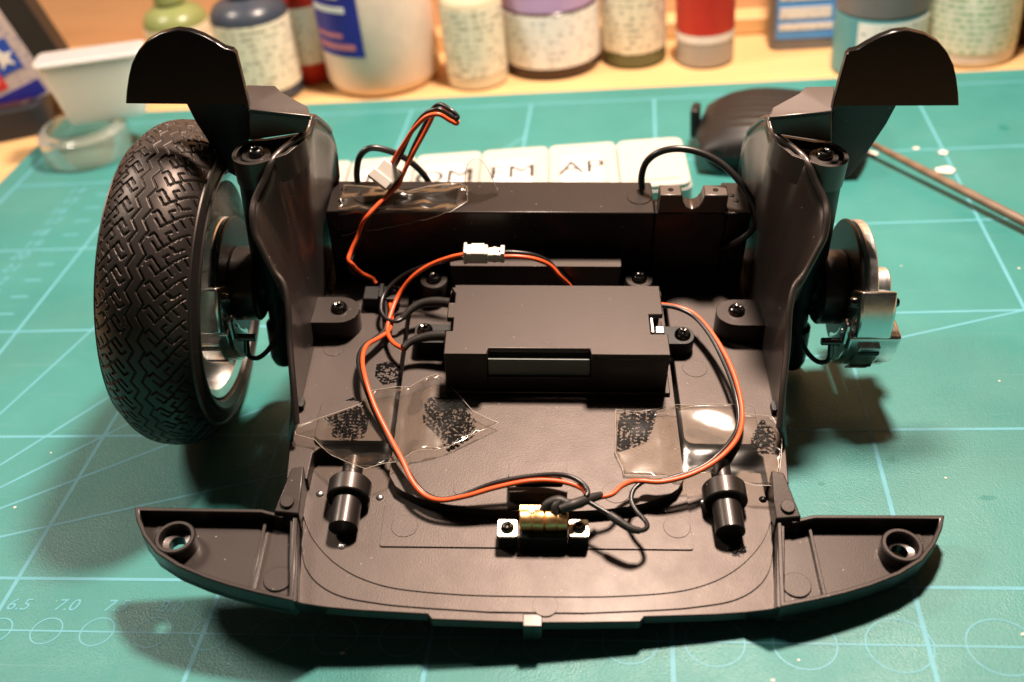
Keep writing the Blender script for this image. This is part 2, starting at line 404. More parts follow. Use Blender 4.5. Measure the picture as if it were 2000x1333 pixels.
# ------------------------------------------------------------------ the model car chassis
ch = thing("model_car_chassis", "black plastic model car front chassis with one wheel fitted, lying on the mat", "model chassis", (0, 0, -8.3), CH)
def arc_y(x): return -44.0 - 9.6 * max(0.0, 1 - abs(x / 32.6) ** 2.6) ** 0.55
xs = [-32.6 + 65.2 * i / 40 for i in range(41)]
part("floor_panel", G().prism([(-32.6, 37), (-32.6, -40)] + [(x, arc_y(x)) for x in xs] + [(32.6, -40), (32.6, 37)], -5.0, 0.0), PAN, ch, bevel=0.35)
for sg in (-1, 1):
    g = G().prism([(-56.4, 37.2), (-56.4, -34), (-55.2, -46), (-50.5, -46), (-50.5, -38.5), (-48.8, -36.6), (-33.5, -36.2), (-33.5, 37.2)], -5.0, 0.8)
    o = part("floor_side", g.side(sg), PAN, ch, bevel=0.3)
    part("floor_peg", G().prism(rrect(-55.6, -54.6, -25.5, -22.5, 0.45), 0.8, 2.4).side(sg), DARK, o, bevel=0.2)
    part("floor_peg", G().prism(rrect(-55.0, -54.2, 17, 19, 0.35), 0.8, 2.2).side(sg), DARK, o, bevel=0.2)
    part("raised_pad", G().prism(rrect(-50.5, -33.3, -36.0, -23.5, 2.2), 0.8, 2.3).side(sg), PAN, o, bevel=0.5)
    # D shaped screw pad against the side wall
    pad = [(-56.2, 8.6), (-56.2, -1.2)] + [(-49.6 + 5.1 * math.cos(t), 3.7 + 4.9 * math.sin(t)) for t in np.linspace(-math.pi / 2, math.pi / 2, 14)]
    part("screw_pad", G().prism(pad, 0.8, 6.8).side(sg), BLACK, o, bevel=0.4)
# front pan, its thin stepped plates and the lip
half = [(-47.52, -75.15, -3.5), (-42.18, -75.92, -3.5), (-35.86, -76.49, -3.5), (-21.8, -77.18, -3.5), (-20.89, -78.36, -3.5), (-9.87, -78.67, -3.5), (0.38, -78.88, -3.5)]
half = [(x, y) for x, y, z in half]
lip = half[:-1] + [(0, half[-1][1])] + [(-x, y) for x, y in reversed(half[:-1])]
fp = part("front_pan", G().prism([(-51.6, -36), (-51.6, -48), (-48.4, half[0][1] + 0.1)] + lip + [(48.4, half[0][1] + 0.1), (51.6, -48), (51.6, -36)], -6.0, -3.5), PAN, ch, bevel=0.3)
def halfplate(pts, z0, z1, back=-40, side=None):
    pts = [(p.x, p.y) for p in spline(pts, 5)]
    return G().prism([(pts[0][0], back)] + pts + [(0, pts[-1][1])] + [(-x, y) for x, y in reversed(pts)] + [(-pts[0][0], back)], z0, z1)
p2 = [(-50.18, -60.08, -3.3), (-48.46, -65.95, -3.3), (-45.09, -70.33, -3.3), (-39.9, -73.35, -3.3), (-32.92, -74.83, -3.3), (-25.54, -75.69, -3.3), (-9.94, -76.67, -3.3)]
p1 = [(-51.24, -52.03, -3.1), (-48.64, -57.79, -3.1), (-45.45, -62.15, -3.1), (-41.2, -66.12, -3.1), (-35.65, -69.34, -3.1), (-28.0, -71.6, -3.1), (-15.31, -72.78, -3.1), (-4.85, -73.0, -3.1)]
part("front_plate", halfplate(p2, -4, -3.22), PAN, fp, bevel=0.12)
part("front_plate", halfplate(p1, -4, -2.95), PAN, fp, bevel=0.12)
part("cover_plate", G().prism(rrect(-33.2, 33.2, -61.3, -42, 0.6), -4, -2.6), PAN, fp, bevel=0.12)
part("bumper_tab", G().box(-2.6, 1.3, half[-1][1] - 0.9, half[-1][1] + 2, -8.0, -3.4), BLACK, fp, bevel=0.2)

def inset(pl, d):
    if area(pl) < 0: pl = list(reversed(pl))
    n = len(pl); out = []
    for i in range(n):
        p0, p1, p2 = Vector(pl[i - 1]), Vector(pl[i]), Vector(pl[(i + 1) % n])
        a = (p1 - p0).normalized(); b = (p2 - p1).normalized()
        na, nb = Vector((-a.y, a.x)), Vector((-b.y, b.x)); m = (na + nb)
        k = max(0.35, 1 + na.dot(nb)); out.append(tuple(p1 + m * (d / k)))
    return out
ear = [(-86.82, -53.99, 0.6), (-85.38, -57.55, 0.6), (-82.82, -61.67, 0.6), (-79.12, -65.8, 0.6), (-73.78, -69.17, 0.6), (-67.32, -71.94, 0.6), (-61.69, -73.83, 0.6), (-56.2, -75.33, 0.6), (-51.34, -76.46, 0.6), (-46.78, -77.35, 0.6)]
ear = [(x, y) for x, y, z in ear]
tipy = ear[0][1]
ear_out = ear[:-1] + [(-48.3, ear[-1][1] + 0.2), (-51.3, -54.0), (-54.5, -55.6), (-59.0, tipy - 0.3)]
boss = (-76.04, -62.01, -1.5)
boss = (boss[0], boss[1] + 0.3)
for sg in (-1, 1):
    e = part("bumper_end", G().prism(ear_out, -4.6, -3.0, [circle(boss[0], boss[1], 1.75, 20)]).side(sg), BLACK, ch, bevel=0.15)
    part("rim_wall", G().prism(ear_out, -4.4, 0.6, [inset(ear_out, 0.95)]).side(sg), BLACK, e, bevel=0.22)
    part("rib", G().box(-58.7, -57.9, ear[7][1] + 1.0, tipy - 0.6, -3.0, -1.6).side(sg), BLACK, e, bevel=0.15)
    part("screw_boss", G().rev([(4.3, -3.0), (4.3, 0.2), (4.0, 0.55), (3.4, 0.55), (3.1, 0.2), (3.0, -1.7), (1.75, -2.0), (1.75, -4.5)], (boss[0], boss[1], 0), n=32, caps=False).side(sg), BLACK, e)
    part("ejector_mark", G().cyl((boss[0] - 3.4, boss[1] + 4.0, -3.0), (boss[0] - 3.4, boss[1] + 4.0, -2.75), 2.6, n=26).side(sg), BLACK, e, bevel=0.1)
    q = (-53.32, -69.72, -2.9)
    part("ejector_mark", G().cyl((q[0], q[1], -3.0), (q[0], q[1], -2.6), 3.0, n=28).side(sg), BLACK, e, bevel=0.14)
    # upright post between tray and pan
    post = G().add([(-54.6, -45.2, -4), (-51.0, -44.6, -4), (-50.6, -57, -4), (-56.6, -57, -4), (-53.6, -45.6, 4.0), (-51.0, -45.0, 4.0), (-50.6, -56.2, 1.6), (-56.0, -55.6, 1.6)],
                   [(0, 3, 2, 1), (4, 5, 6, 7), (0, 1, 5, 4), (1, 2, 6, 5), (2, 3, 7, 6), (3, 0, 4, 7)])
    po = part("corner_post", post.side(sg), BLACK, ch, bevel=0.25)
    part("pin_head", G().cyl((-53.4, -53.4, 1.6), (-53.4, -53.6, 2.7), 1.55, n=20, ch=0.15).side(sg), BLACK, po)
    part("divider_wall", G().prism([(-52.9, -55.4), (-51.1, -55.4), (-47.7, ear[-1][1] + 0.6), (-49.3, ear[-1][1] + 0.3)], -4.5, -0.1).side(sg), BLACK, ch, bevel=0.2)
# skirt below the lip and trays
top = [(x, y, 0.4) for x, y in ear] + [(x, y, -3.7) for x, y in half[1:-1]] + [(0, half[-1][1], -3.7)]
top = top + [(-x, y, z) for x, y, z in reversed(top[:-1])]
def sk(p, k):
    x, y, z = p; f = min(1, max(0, (66 - abs(x)) / 22.0)); f = f * f * (3 - 2 * f)
    zb = -5.0 - 3.2 * f
    return [(x, y - 0.02, z), (x * 0.997, y + 0.3, z * 0.5 + zb * 0.5), (x * 0.985, min(y + 1.7 * f + 0.5, tipy - 0.6), zb + 0.6), (x * 0.975, min(y + 4.2 * f + 0.8, tipy - 0.9), zb), (x * 0.97, min(y + 13 * f + 1, tipy - 1.2), zb + 0.2)][k]
part("front_skirt", G().grid([[sk(p, k) for p in top] for k in range(5)]), DARK, ch, smooth=50)
part("belly_light_block", G().prism([(-49, 36), (-49, -50), (-40, -66), (40, -66), (49, -50), (49, 36)], -8.2, -5.05), DARK, ch, bevel=0.8)  # unseen lower body, added as a rest and to block light under the floor

# cross beam
yb, zb = 23.3, 22.7
bm = part("cross_beam", G().box(-53.9, 29.6, yb, 37.0, -0.5, zb).box(47.8, 53.9, yb, 37, -0.5, zb).box(29.61, 47.79, yb, 29.5, -0.5, zb).box(29.62, 47.78, 29.51, 36.8, -0.5, 14), BEAM, ch, bevel=0.4)
cl = [(30.4, zb), (30.4, 28.2), (35.9, 28.2), (36.3, 26.2), (37.2, 24.6), (38.7, 23.9), (40.2, 24.6), (41.1, 26.2), (41.5, 28.2), (47.4, 28.2), (47.4, zb)]
part("pivot_clamp", G().slab([(x, yb - 0.05, z) for x, z in cl], (0, 4.6, 0)), PANEL, bm, bevel=0.35)
for x in (33.2, 44.4): part("clamp_hole", G().cyl((x, yb + 2.3, 28.0), (x, yb + 2.3, 28.25), 0.75, n=16), GLOSS, bm)
part("step_ledge", G().prism(rrect(-22.4, 21.4, 16.6, 23.9, 0.5), 0.0, 10.7), PAN, bm, bevel=0.4)
for x in (26.0, -44.5): part("ejector_mark", G().cyl((x, 30.0, zb - 0.1), (x, 30.0, zb + 0.22), 3.1, n=30), BEAM, bm, bevel=0.12)
for x, y in ((49.8, 31), (50.6, 28.6), (-50.5, 33), (-50.6, 28)): part("glue_blob", G().rev([(0.0, 0.45), (0.5, 0.35), (0.8, 0.0)], (x, y, zb), n=14), GLOSS, bm)

# side panels, bead along the free edge
rim = [(-51.72, 36.0, 24.73), (-51.27, 35.0, 33.99), (-51.1, 31.0, 41.32), (-51.65, 26.0, 47.0), (-52.25, 20.0, 52.18), (-52.7, 16.0, 51.22), (-53.59, 12.0, 52.09), (-57.82, 8.0, 50.43), (-59.23, 4.5, 50.01), (-60.86, 2.0, 47.04), (-62.88, -1.0, 44.0), (-63.22, -4.0, 41.96), (-62.85, -6.5, 38.58), (-61.71, -8.0, 36.14), (-59.18, -10.5, 31.1), (-56.87, -12.5, 28.73), (-55.78, -16.0, 25.04), (-55.47, -21.0, 19.12), (-54.35, -28.0, 13.22), (-53.48, -34.5, 6.21)]
R = spline(rim, 4)
for sg in (-1, 1):
    rows = []
    for T in R:
        B = Vector((-55.6, T.y, 0.3))
        row = []
        for k in range(15):
            v = k / 14; e = v ** 1.55
            row.append((B.x + (T.x - B.x) * e, T.y, B.z + (T.z - B.z) * v))
        rows.append(row)
    o = part("side_panel", G().grid(rows).side(sg), PANEL, ch, smooth=60)
    sm = o.modifiers.new("thickness", 'SOLIDIFY'); sm.thickness = 1.2 * S; sm.offset = -1
    bead = [Vector((p.x - 0.55, p.y, p.z)) for p in R[8:]]
    part("edge_bead", G().tube(bead, 0.8, 8, 1).side(sg), PANEL, o, smooth=60)
    # strut tower cup
    c0 = (-64.0, 8.2); rr = 5.4
    tear = [(c0[0] + rr * math.cos(t), c0[1] + rr * math.sin(t)) for t in np.linspace(math.radians(75), math.radians(292), 22)] + [(-56.5, 6.2), (-53.3, 11.8), (-53.0, 15.2)]
    tilt = lambda p: (p[0], p[1], p[2] + (p[0] + 64) * 0.08)
    tw = part("strut_tower", G().prism(tear, 43.5, 50.4, [inset(tear, 1.0)], tilt).prism(inset(tear, 0.9), 43.6, 48.6, (), tilt).side(sg), PANEL, ch, bevel=0.25)
    part("washer", G().cyl((c0[0], c0[1], 48.4), (c0[0], c0[1], 49.7), 3.3, n=28, ch=0.15).side(sg), BLACK, tw)
    br = [(-64.79, 12.0, 58.95), (-51.12, 12.0, 57.29), (-52.87, 12.0, 53.04), (-66.23, 12.0, 50.82)]
    b0, b1, b2, b3 = [Vector(p) for p in br]
    back = Vector((0, 10.5, 0))
    top2 = [b0, b1, Vector((-52.5, 16, b1.z + 0.1)), Vector((-58.8, 19.6, b0.z)), Vector((-60.8, 22.5, b0.z)), Vector((-67.5, 22.8, b0.z))]
    part("tower_bracket", G().slab([b0, b1, b2, b3], (0, 1.3, 0)).slab(top2, (0, 0, -1.2)).side(sg), PANEL, tw, bevel=0.25)
    # strut
    part("strut", G().rev([(4.7, 0), (4.7, 22), (4.3, 23), (4.3, 36), (2.6, 37), (2.6, 45), (3.6, 46), (3.6, 57), (3.0, 59)], (-64.4, 8.4, 44.0), Vector((-67.2, 8.2, -13)) - Vector((-64.4, 8.4, 44)), 28).side(sg), DARK, tw)
    # fender plate and the liner behind it
    pl = [(-91.39, 10.1, 61.43), (-90.64, 10.77, 64.22), (-89.61, 11.51, 67.31), (-88.43, 12.17, 70.04), (-86.76, 12.74, 72.41), (-84.36, 13.28, 74.65), (-81.21, 13.66, 76.24), (-77.43, 13.86, 77.08), (-74.51, 13.78, 76.77), (-72.02, 13.56, 75.83), (-69.57, 13.23, 74.45), (-67.54, 12.92, 73.18), (-65.94, 12.82, 72.76), (-65.38, 12.64, 72.01), (-64.08, 10.12, 61.49), (-64.04, 9.77, 60.03), (-65.81, 10.06, 61.26)]
    fpp = part("fender_plate", G().slab(pl, (0, 1.9, 0)).side(sg), GLOSS, ch, bevel=0.8)
    li = [(-66.0, 52.0), (-65.2, 62.3), (-79.6, 61.0), (-78.5, 54.0), (-76.4, 46.0), (-74.2, 38.5), (-72.6, 37.2), (-70.6, 40)]
    part("wheel_arch_liner", G().slab([(x, 13.5 + (62 - z) * 0.15, z) for x, z in li], (0, 1.3, 0.2)).side(sg), DARK, fpp, bevel=0.3)
    # hub, brake disc and caliper
    ay, az = 8.4, 11.3
    kn = part("steering_knuckle", G().box(-71, -59, ay - 3.5, ay + 3.5, az - 4, az + 5).cyl((-58, ay, az), (-72, ay, az), 4.2, n=22).side(sg), DARK, ch, bevel=0.4)
    part("brake_drum", G().cyl((-69.0, ay, az), (-75.5, ay, az), 9.3, n=40, ch=0.5).side(sg), BLACK, kn)
    dsk = part("brake_disc", G().rev([(3, 0), (16.4, 0), (16.7, 0.3), (16.7, 1.9), (16.4, 2.2), (3, 2.2)], (-79.6, ay, az), (1, 0, 0), 64, close=True).side(sg), STEEL, kn)
    part("splash_plate", G().cyl((-75.4, ay, az), (-76.4, ay, az), 16.9, n=56, ch=0.3).side(sg), DARK, kn)
    hb = part("hub_nut", G().cyl((-80, ay, az), (-86.4, ay, az), 5.0, n=28, ch=0.4).side(sg), STEEL, kn)
    part("axle_pin", G().cyl((-84, ay - 2.2, az - 1.4), (-87.6, ay - 2.2, az - 1.4), 1.9, n=16, ch=0.4).side(sg), DARK, hb)
    def sector(a0, a1, r0, r1, n=4):
        A = [math.radians(a0 + (a1 - a0) * i / n) for i in range(n + 1)]
        return [(ay - r1 * math.cos(a), az + r1 * math.sin(a)) for a in A] + [(ay - r0 * math.cos(a), az + r0 * math.sin(a)) for a in reversed(A)]
    def sec(a0, a1, r0, r1, x0, x1, n=4): return G().slab([(x0, y, z) for y, z in sector(a0, a1, r0, r1, n)], (x1 - x0, 0, 0))
    cp = part("brake_caliper", sec(2, 37, 10.5, 20.2, -83.0, -74.4, 2).side(sg), CHROME, kn, bevel=0.9)
    part("caliper_body", sec(-64, 1, 11.5, 19.2, -86.0, -73.4, 4).side(sg), CHROME, cp, bevel=0.8)
    part("caliper_bridge", sec(-44, -6, 17, 20.2, -81.4, -76.0, 3).side(sg), CHROME, cp, bevel=0.3)
    for a in (-12, -32): part("caliper_slot", sec(a - 1.6, a + 1.6, 18.5, 20.3, -81.2, -76.2, 1).side(sg), DARK, cp)
    for x in (-73.9, -83.4): part("caliper_bolt", G().rev([(0, 1.2), (0.9, 0.95), (1.3, 0.2), (1.3, -0.8)], (x, ay - 14.6, az + 7.6), (1 if x > -78 else -1, 0, 0), 14).side(sg), BLKSTEEL, cp)
    for a in (-2, -22): part("bleed_nipple", G().rev([(0, 1.3), (0.6, 1.0), (0.7, 0)], (-73.4, ay - 15.5 * math.cos(math.radians(a)), az + 15.5 * math.sin(math.radians(a))), (1, 0, 0), 12).side(sg), STEEL, cp)
    part("caliper_clip", G().box(-74.0, -72.6, ay - 17.6, ay - 14.6, az - 3.6, az + 2.8).side(sg), CHROME, cp, bevel=0.5)
    part("banjo_fitting", G().cyl((-73.0, ay - 15.5, az - 4.2), (-68.4, ay - 15.5, az - 4.2), 0.95, n=14, ch=0.15).cyl((-70.8, ay - 15.5, az - 4.2), (-71.2, ay - 16.2, az - 8.4), 0.75, n=12).side(sg), BLKSTEEL, cp)
    hose = [(-71.2, ay - 16.2, az - 8.0), (-70.6, ay - 16.2, az - 10.2), (-68.4, ay - 15.6, az - 10.6), (-65.6, ay - 13.5, az - 8.4), (-63.0, ay - 10, az - 3.0), (-61.0, ay - 5, az + 3)]
    part("brake_hose", G().tube(hose, 0.62, 10, 6).side(sg), BWIRE, cp, smooth=60)

# the fitted wheel: tread grooves are real relief
wc = Vector((-88.0, 8.4, 11.3)) * (0.92 / 0.925)
RM = Matrix.Rotation(math.radians(-0.9), 3, 'Z') @ Matrix.Rotation(math.radians(3.6), 3, 'Y')
wl = part("wheel", G().rev([(24.0, -7.6), (24.4, -8.6), (28.0, -9.4), (28.6, -8.0), (26.8, -6.5), (26.4, 0), (27.0, 6.8), (28.8, 8.4), (28.2, 9.6), (26.3, 8.6), (25.4, 5), (25.0, 0), (24.6, -6.4)], (0, 0, 0), (1, 0, 0), 72, close=True).rev([(4, -6.2), (14, -7.6), (25.0, -6.8), (25.0, -5.4), (14, -6.0), (4, -4.8)], (0, 0, 0), (1, 0, 0), 72, close=True).xf(Matrix.Translation(wc) @ RM.to_4x4()), RIMM, ch)
Rt, hw, re, PT, NP = 40.5, 10.2, 35.5, 10.6, 24
lines = []
def pl_(*p): lines.append(p)
def both(*p):                                             # a groove and its half-turn twin on the other shoulder
    lines.append(p); lines.append([(-x, 5.3 - y + 1.4) for x, y in p])
zig = [(-0.75, 0.0), (0.75, 2.65), (-0.75, 5.3), (0.75, 7.95), (-0.75, 10.6)]
for dx in (-1.25, 1.25): pl_(*[(x + dx, y) for x, y in zig])
for h in (0.0, 5.3):
    both((-5.3, 1.0 + h), (-3.2, 3.9 + h), (-2.2, 3.0 + h))
    both((-4.1, 0.3 + h), (-3.0, 1.8 + h))
    both((-6.6, 2.1 + h), (-5.3, 1.0 + h), (-4.2, -0.1 + h))
    both((-9.6, 5.2 + h), (-7.9, 3.6 + h), (-6.6, 2.3 + h), (-5.5, 3.9 + h), (-6.4, 4.7 + h))
    both((-7.3, 5.3 + h), (-6.3, 6.6 + h))
both((-9.9, 2.6), (-8.9, 4.3)); both((-8.9, 1.2), (-7.7, 0.1), (-6.9, 1.1))
both((-9.9, 7.9), (-9.2, 9.4)); both((-8.6, 6.6), (-7.7, 7.9))
nu, nv = 140, 60 * NP
ux = np.linspace(-hw, hw, nu); vy = np.arange(nv) * (PT * NP / nv)
tile = int(round(nv / NP)); X, Y = np.meshgrid(ux, np.arange(tile) * PT / tile)
D = np.full(X.shape, 9.0)
for pl2 in lines:
    for a, b in zip(pl2[:-1], pl2[1:]):
        for k in (-2, -1, 0, 1, 2):
            ax, ay_ = a[0], a[1] + k * PT; bx, by = b[0], b[1] + k * PT
            dx, dy = bx - ax, by - ay_; L2 = dx * dx + dy * dy
            t = np.clip(((X - ax) * dx + (Y - ay_) * dy) / L2, 0, 1)
            D = np.minimum(D, np.hypot(X - ax - t * dx, Y - ay_ - t * dy))
dep = 0.45 * (1 - np.clip((D - 0.13) / 0.15, 0, 1)); dep = dep * (np.abs(X) < 10.05)
depth = np.tile(dep, (NP, 1))[:nv]
u = np.abs(ux / hw); prof = Rt - (Rt - re) * u ** 2.6
th = 2 * np.pi * np.arange(nv) / nv
rr = prof[None, :] - depth
vv = np.stack([np.broadcast_to(ux, rr.shape), rr * np.cos(th)[:, None], rr * np.sin(th)[:, None]], -1).reshape(-1, 3)
gt = G(); gt.v = [tuple(p) for p in vv]
gt.f = [(i * nu + k, ((i + 1) % nv) * nu + k, ((i + 1) % nv) * nu + k + 1, i * nu + k + 1) for i in range(nv) for k in range(nu - 1)]
MX = Matrix.Translation(wc) @ RM.to_4x4()
ty = part("tyre", gt.xf(MX), RUBBER, wl, smooth=50)
side = [(re, hw), (re - 0.1, hw + 0.35), (re - 0.9, hw + 0.45), (re - 1.1, hw + 0.1), (33.4, hw + 0.5), (31.6, hw + 0.9), (31.3, hw + 1.3), (30.7, hw + 1.3), (30.4, hw + 0.8), (29.2, hw + 0.2), (28.6, hw - 1.6)]
for s_ in (1, -1):
    part("tyre_sidewall", G().rev([(r, x * s_) for r, x in side], (0, 0, 0), (1, 0, 0), 96, caps=False).xf(MX), RUBBER, wl, smooth=35)

# headlamp tubes lying in the front pan
for sg in (-1, 1):
    tb = part("lamp_tube", G().rev([(2.5, 0), (3.15, 0.05), (3.15, 9.2), (2.3, 9.3), (2.3, 18)], (-41.0, -58.6, -0.3), (0.01, 1, 0.06), 32).side(sg), BLACK, ch)
    part("tube_collar", G().rev([(3.2, 0), (4.5, 0.0), (4.75, 0.3), (4.75, 4.2), (4.5, 4.5), (3.2, 4.5)], (-40.9, -51.2, 0.1), (0.01, 1, 0.06), 36, close=True).side(sg), BLACK, tb)
# mould marks on the floor
for (x, y, z, r) in [(38.4, -10.25, 0.8, 3.0), (-50.56, -4.29, 0.8, 2.6), (38.11, 1.69, 0.8, 2.6), (17.37, -48.25, 0.0, 3.0), (-16.0, -47.67, 0.0, 2.2), (-28.36, -56.0, -2.6, 2.9), (30.21, -55.51, -2.6, 2.9), (1.92, -74.95, -3.3, 2.6)]:
    part("ejector_mark", G().cyl((x, y, z - 0.2), (x, y, z + 0.10), r, n=30), PAN, ch, bevel=0.07)
# small bright pins in the front pan
for (x, y, z) in [(-48.02, -47.16, -2.9), (-34.58, -48.0, -2.9), (-41.2, -61.18, -2.9), (36.96, -48.24, -2.9), (49.84, -47.5, -2.9)]:
    part("guide_pin", G().rev([(0, 0.5), (0.5, 0.42), (0.85, 0.1), (1.0, -0.3)], (x, y, z), n=16), STEEL if x < 40 else BLKSTEEL, ch)
for poly in [[(-39.33, -9.71), (-36.3, -8.59), (-32.91, -11.07), (-33.31, -16.0), (-36.94, -16.73), (-39.24, -13.8)], [(-45.13, -21.93), (-43.56, -20.9), (-42.05, -23.24), (-42.56, -24.9), (-44.49, -24.92)], [(40.73, -59.17), (42.79, -58.35), (44.48, -60.18), (43.48, -62.8), (41.15, -62.58)]]:
    part("scuff_mark", G().prism(poly, 0.83 if poly[0][1] > -40 else -2.93, 0.87 if poly[0][1] > -40 else -2.88), SPECK, ch)
q = (42.45, -60.86, -2.9)
random.seed(8)
g = G()
for k in range(16):
    a = random.random() * 6.28; d = 1.9 * random.random() ** 0.5; r = 0.3 + 0.35 * random.random()
    g.rev([(0, r * 0.7), (r * 0.6, r * 0.55), (r, 0)], (q[0] + d * math.cos(a), q[1] + 0.9 * d * math.sin(a), q[2]), n=9)
part("glue_spatter", g, GLOSS, ch)
# slotted pocket in the middle
pk = part("slot_pocket", G().prism(rrect(-6.0, 6.7, -51.2, -42.4, 0.7), -0.2, 3.2, [rrect(-4.8, 5.7, -49.6, -46.9, 0.7)]), PAN, ch, bevel=0.2)
part("slot_bottom", G().box(-5.2, 6.2, -50.2, -46.4, -0.15, 0.5), GLOSS, pk)

# screws share one head shape
def screw_mesh():
    g = G(); n = 30; prof = [(0.0, 0.55), (0.62, 0.55), (0.72, 1.3), (1.1, 1.42), (1.6, 1.15), (1.95, 0.6), (2.0, 0.0)]
    rings = []
    for j, (r, z) in enumerate(prof):
        ring = []
        for i in range(n):
            t = 2 * math.pi * i / n; k = 1.0
            if j in (1, 2): k = 1.0 + 0.35 * math.cos(6 * t)
            ring.append((r * k * math.cos(t), r * k * math.sin(t), z))
        rings.append(ring)
    v = [p for q in rings for p in q]
    f = [(j * n + i, (j + 1) * n + i, (j + 1) * n + (i + 1) % n, j * n + (i + 1) % n) for j in range(len(prof) - 1) for i in range(n)]
    g.add(v, f); return make_mesh("screw", g, BLKSTEEL, Vector((0, 0, 0)), 40)
SCREW = screw_mesh()
for sg in (-1, 1):
    shared("screw", SCREW, ch, (sg * 49.6, 4.0, 6.8), sg, scale=1.05)
    shared("screw", SCREW, ch, (sg * 64.0, 8.2, 49.7), sg * 0.5)
for (x, y, z) in [(-26.84, 16.8, 7.0), (26.39, 17.48, 7.0)]:
    b = part("screw_boss", G().rev([(3.9, 0.0), (3.8, 5.4), (3.4, 5.9), (0.0, 5.9)], (x, y, 0), n=28), BLACK, ch)
    shared("screw", SCREW, ch, (x, y, 5.9), x)
# ------------------------------------------------------------------ battery box
bx0, bx1, by0, by1, bz = -21.7, 30.8, -18.0, 6.7, 12.6
bb = thing("battery_box", "black plastic battery box screwed down in the middle of the chassis", "battery box", (4.5, -6, 0), CH)
nx0, nx1 = -11.6, 12.6
lid = [(bx0, by0), (nx0, by0), (nx0 + 0.3, by0 + 2.0), (nx1 - 0.3, by0 + 2.0), (nx1, by0), (bx1, by0), (bx1, by1 - 17.5), (bx1 - 4.0, by1 - 17.5), (bx1 - 4.0, by1 - 10.5), (bx1 - 0.6, by1 - 10.5), (bx1 - 0.6, by1), (bx0 + 1.2, by1),
       (bx0 + 1.2, by1 - 1.0), (bx0 + 0.4, by1 - 1.0), (bx0 + 1.5, by1 - 3.2), (bx0 + 1.5, by1 - 6.6), (bx0, by1 - 6.6), (bx0, by1 - 12.2), (bx0 + 1.6, by1 - 12.2), (bx0 + 1.6, by1 - 16.8), (bx0, by1 - 16.8)]
part("lid", G().prism(lid, bz - 1.5, bz), BOXP, bb, bevel=0.22)
part("case", G().box(bx0 + 0.1, nx0, by0 + 0.1, by0 + 2, 1, bz - 1.52).box(nx1, bx1 - 0.1, by0 + 0.1, by0 + 2, 1, bz - 1.52).box(nx0 + 0.01, nx1 - 0.01, by0 + 0.1, by0 + 2, 1, 5.0)
     .box(bx0 + 0.1, bx1 - 0.1, by1 - 2, by1 - 0.1, 1, bz - 1.52).box(bx0 + 1.7, bx0 + 3, by0 + 2.01, by1 - 2.01, 1, bz - 1.53).box(bx1 - 5.6, bx1 - 4.2, by0 + 2.01, by1 - 2.01, 1, bz - 1.53).box(bx1 - 1.2, bx1 - 0.1, by0 + 2.01, by1 - 17.6, 1, bz - 1.53), BOXP, bb, bevel=0.2)
part("case_flange", G().box(bx0 - 0.3, bx1 + 0.9, by0 - 1.0, by1, 0.1, 1.0), BOXP, bb, bevel=0.2)
CELL = plastic("grey_battery_sleeve", (0.22, 0.25, 0.235), 0.35, 0.5)
part("battery_cell", G().cyl((bx0 + 4, by0 + 7.2, 6.6), (bx1 - 6, by0 + 7.2, 6.6), 4.9, n=32, ch=0.6), CELL, bb)
part("battery_cell", G().cyl((bx0 + 4, by0 + 17.4, 6.2), (bx1 - 6, by0 + 17.4, 6.2), 4.9, n=32, ch=0.6), CELL, bb)
part("window_panel", G().box(nx0 + 0.2, nx1 - 0.2, by0 + 0.7, by0 + 1.6, 5.0, bz - 2.4), CELL, bb)
part("window_frame", G().box(nx0, nx1, by0 - 0.25, by0 + 0.05, 4.7, 5.3), BOXP, bb, bevel=0.1)
part("contact_spring", G().box(bx1 - 3.8, bx1 - 3.0, by1 - 16.5, by1 - 11.2, 3, bz - 0.4).box(bx1 - 2.6, bx1 - 0.6, by1 - 16.2, by1 - 13.8, 6, bz - 0.8), STEEL, bb, bevel=0.2)
rt = (35.71, -2.89, 5.0)
tabR = part("mount_tab", G().prism([(bx1 - 0.2, rt[1] - 3.2)] + [(rt[0] + 2.9 * math.cos(t), rt[1] + 3.2 * math.sin(t)) for t in np.linspace(-1.57, 1.57, 12)] + [(bx1 - 0.2, rt[1] + 3.2)], 0.3, 5.0), DARK, bb, bevel=0.3)
lt = (-27.75, -2.16, 4.6)
tabL = part("mount_tab", G().prism(rrect(bx0 - 8.6, bx0 + 0.3, lt[1] - 3.6, lt[1] + 3.2, 1.2), 0.3, 4.6), DARK, bb, bevel=0.3)
shared("screw", SCREW, bb, (rt[0], rt[1], 5.0), 0.3)
shared("screw", SCREW, bb, (lt[0], lt[1] + 0.6, 4.6), 0.9)
part("upper_tab", G().box(bx0 - 7.0, bx0 + 0.2, by1 - 10.8, by1 - 5.0, 0.3, 2.6), DARK, bb, bevel=0.3)
s1 = [(-33.84, 3.1, 4.6), (-32.12, 4.9, 5.6), (-29.33, 6.33, 6.6), (-25.65, 6.23, 7.4), (-20.89, 4.77, 8.2)]
s2 = [(-32.42, -8.6, 5.4), (-30.73, -7.25, 6.2), (-27.89, -6.4, 6.8), (-24.5, -6.28, 7.4), (-20.45, -6.89, 8.0)]

# switch block
sb = thing("switch_block", "small black switch block on the chassis floor left of the battery box", "switch", (-40.97, 16.79, 0.8), CH)
q = (-40.22, 13.07, 4.5)
part("block_body", G().box(q[0] - 4.6, q[0] + 4.6, q[1] - 2.6, q[1] + 2.6, 0.8, 4.6), DARK, sb, bevel=0.3)
part("block_ridge", G().box(q[0] - 0.6, q[0] + 0.6, q[1] - 2.7, q[1] + 2.7, 4.0, 5.5), DARK, sb, bevel=0.25)
shared("screw", SCREW, sb, (q[0] + 2.9, q[1] + 0.6, 4.6), 0.2, scale=0.8)

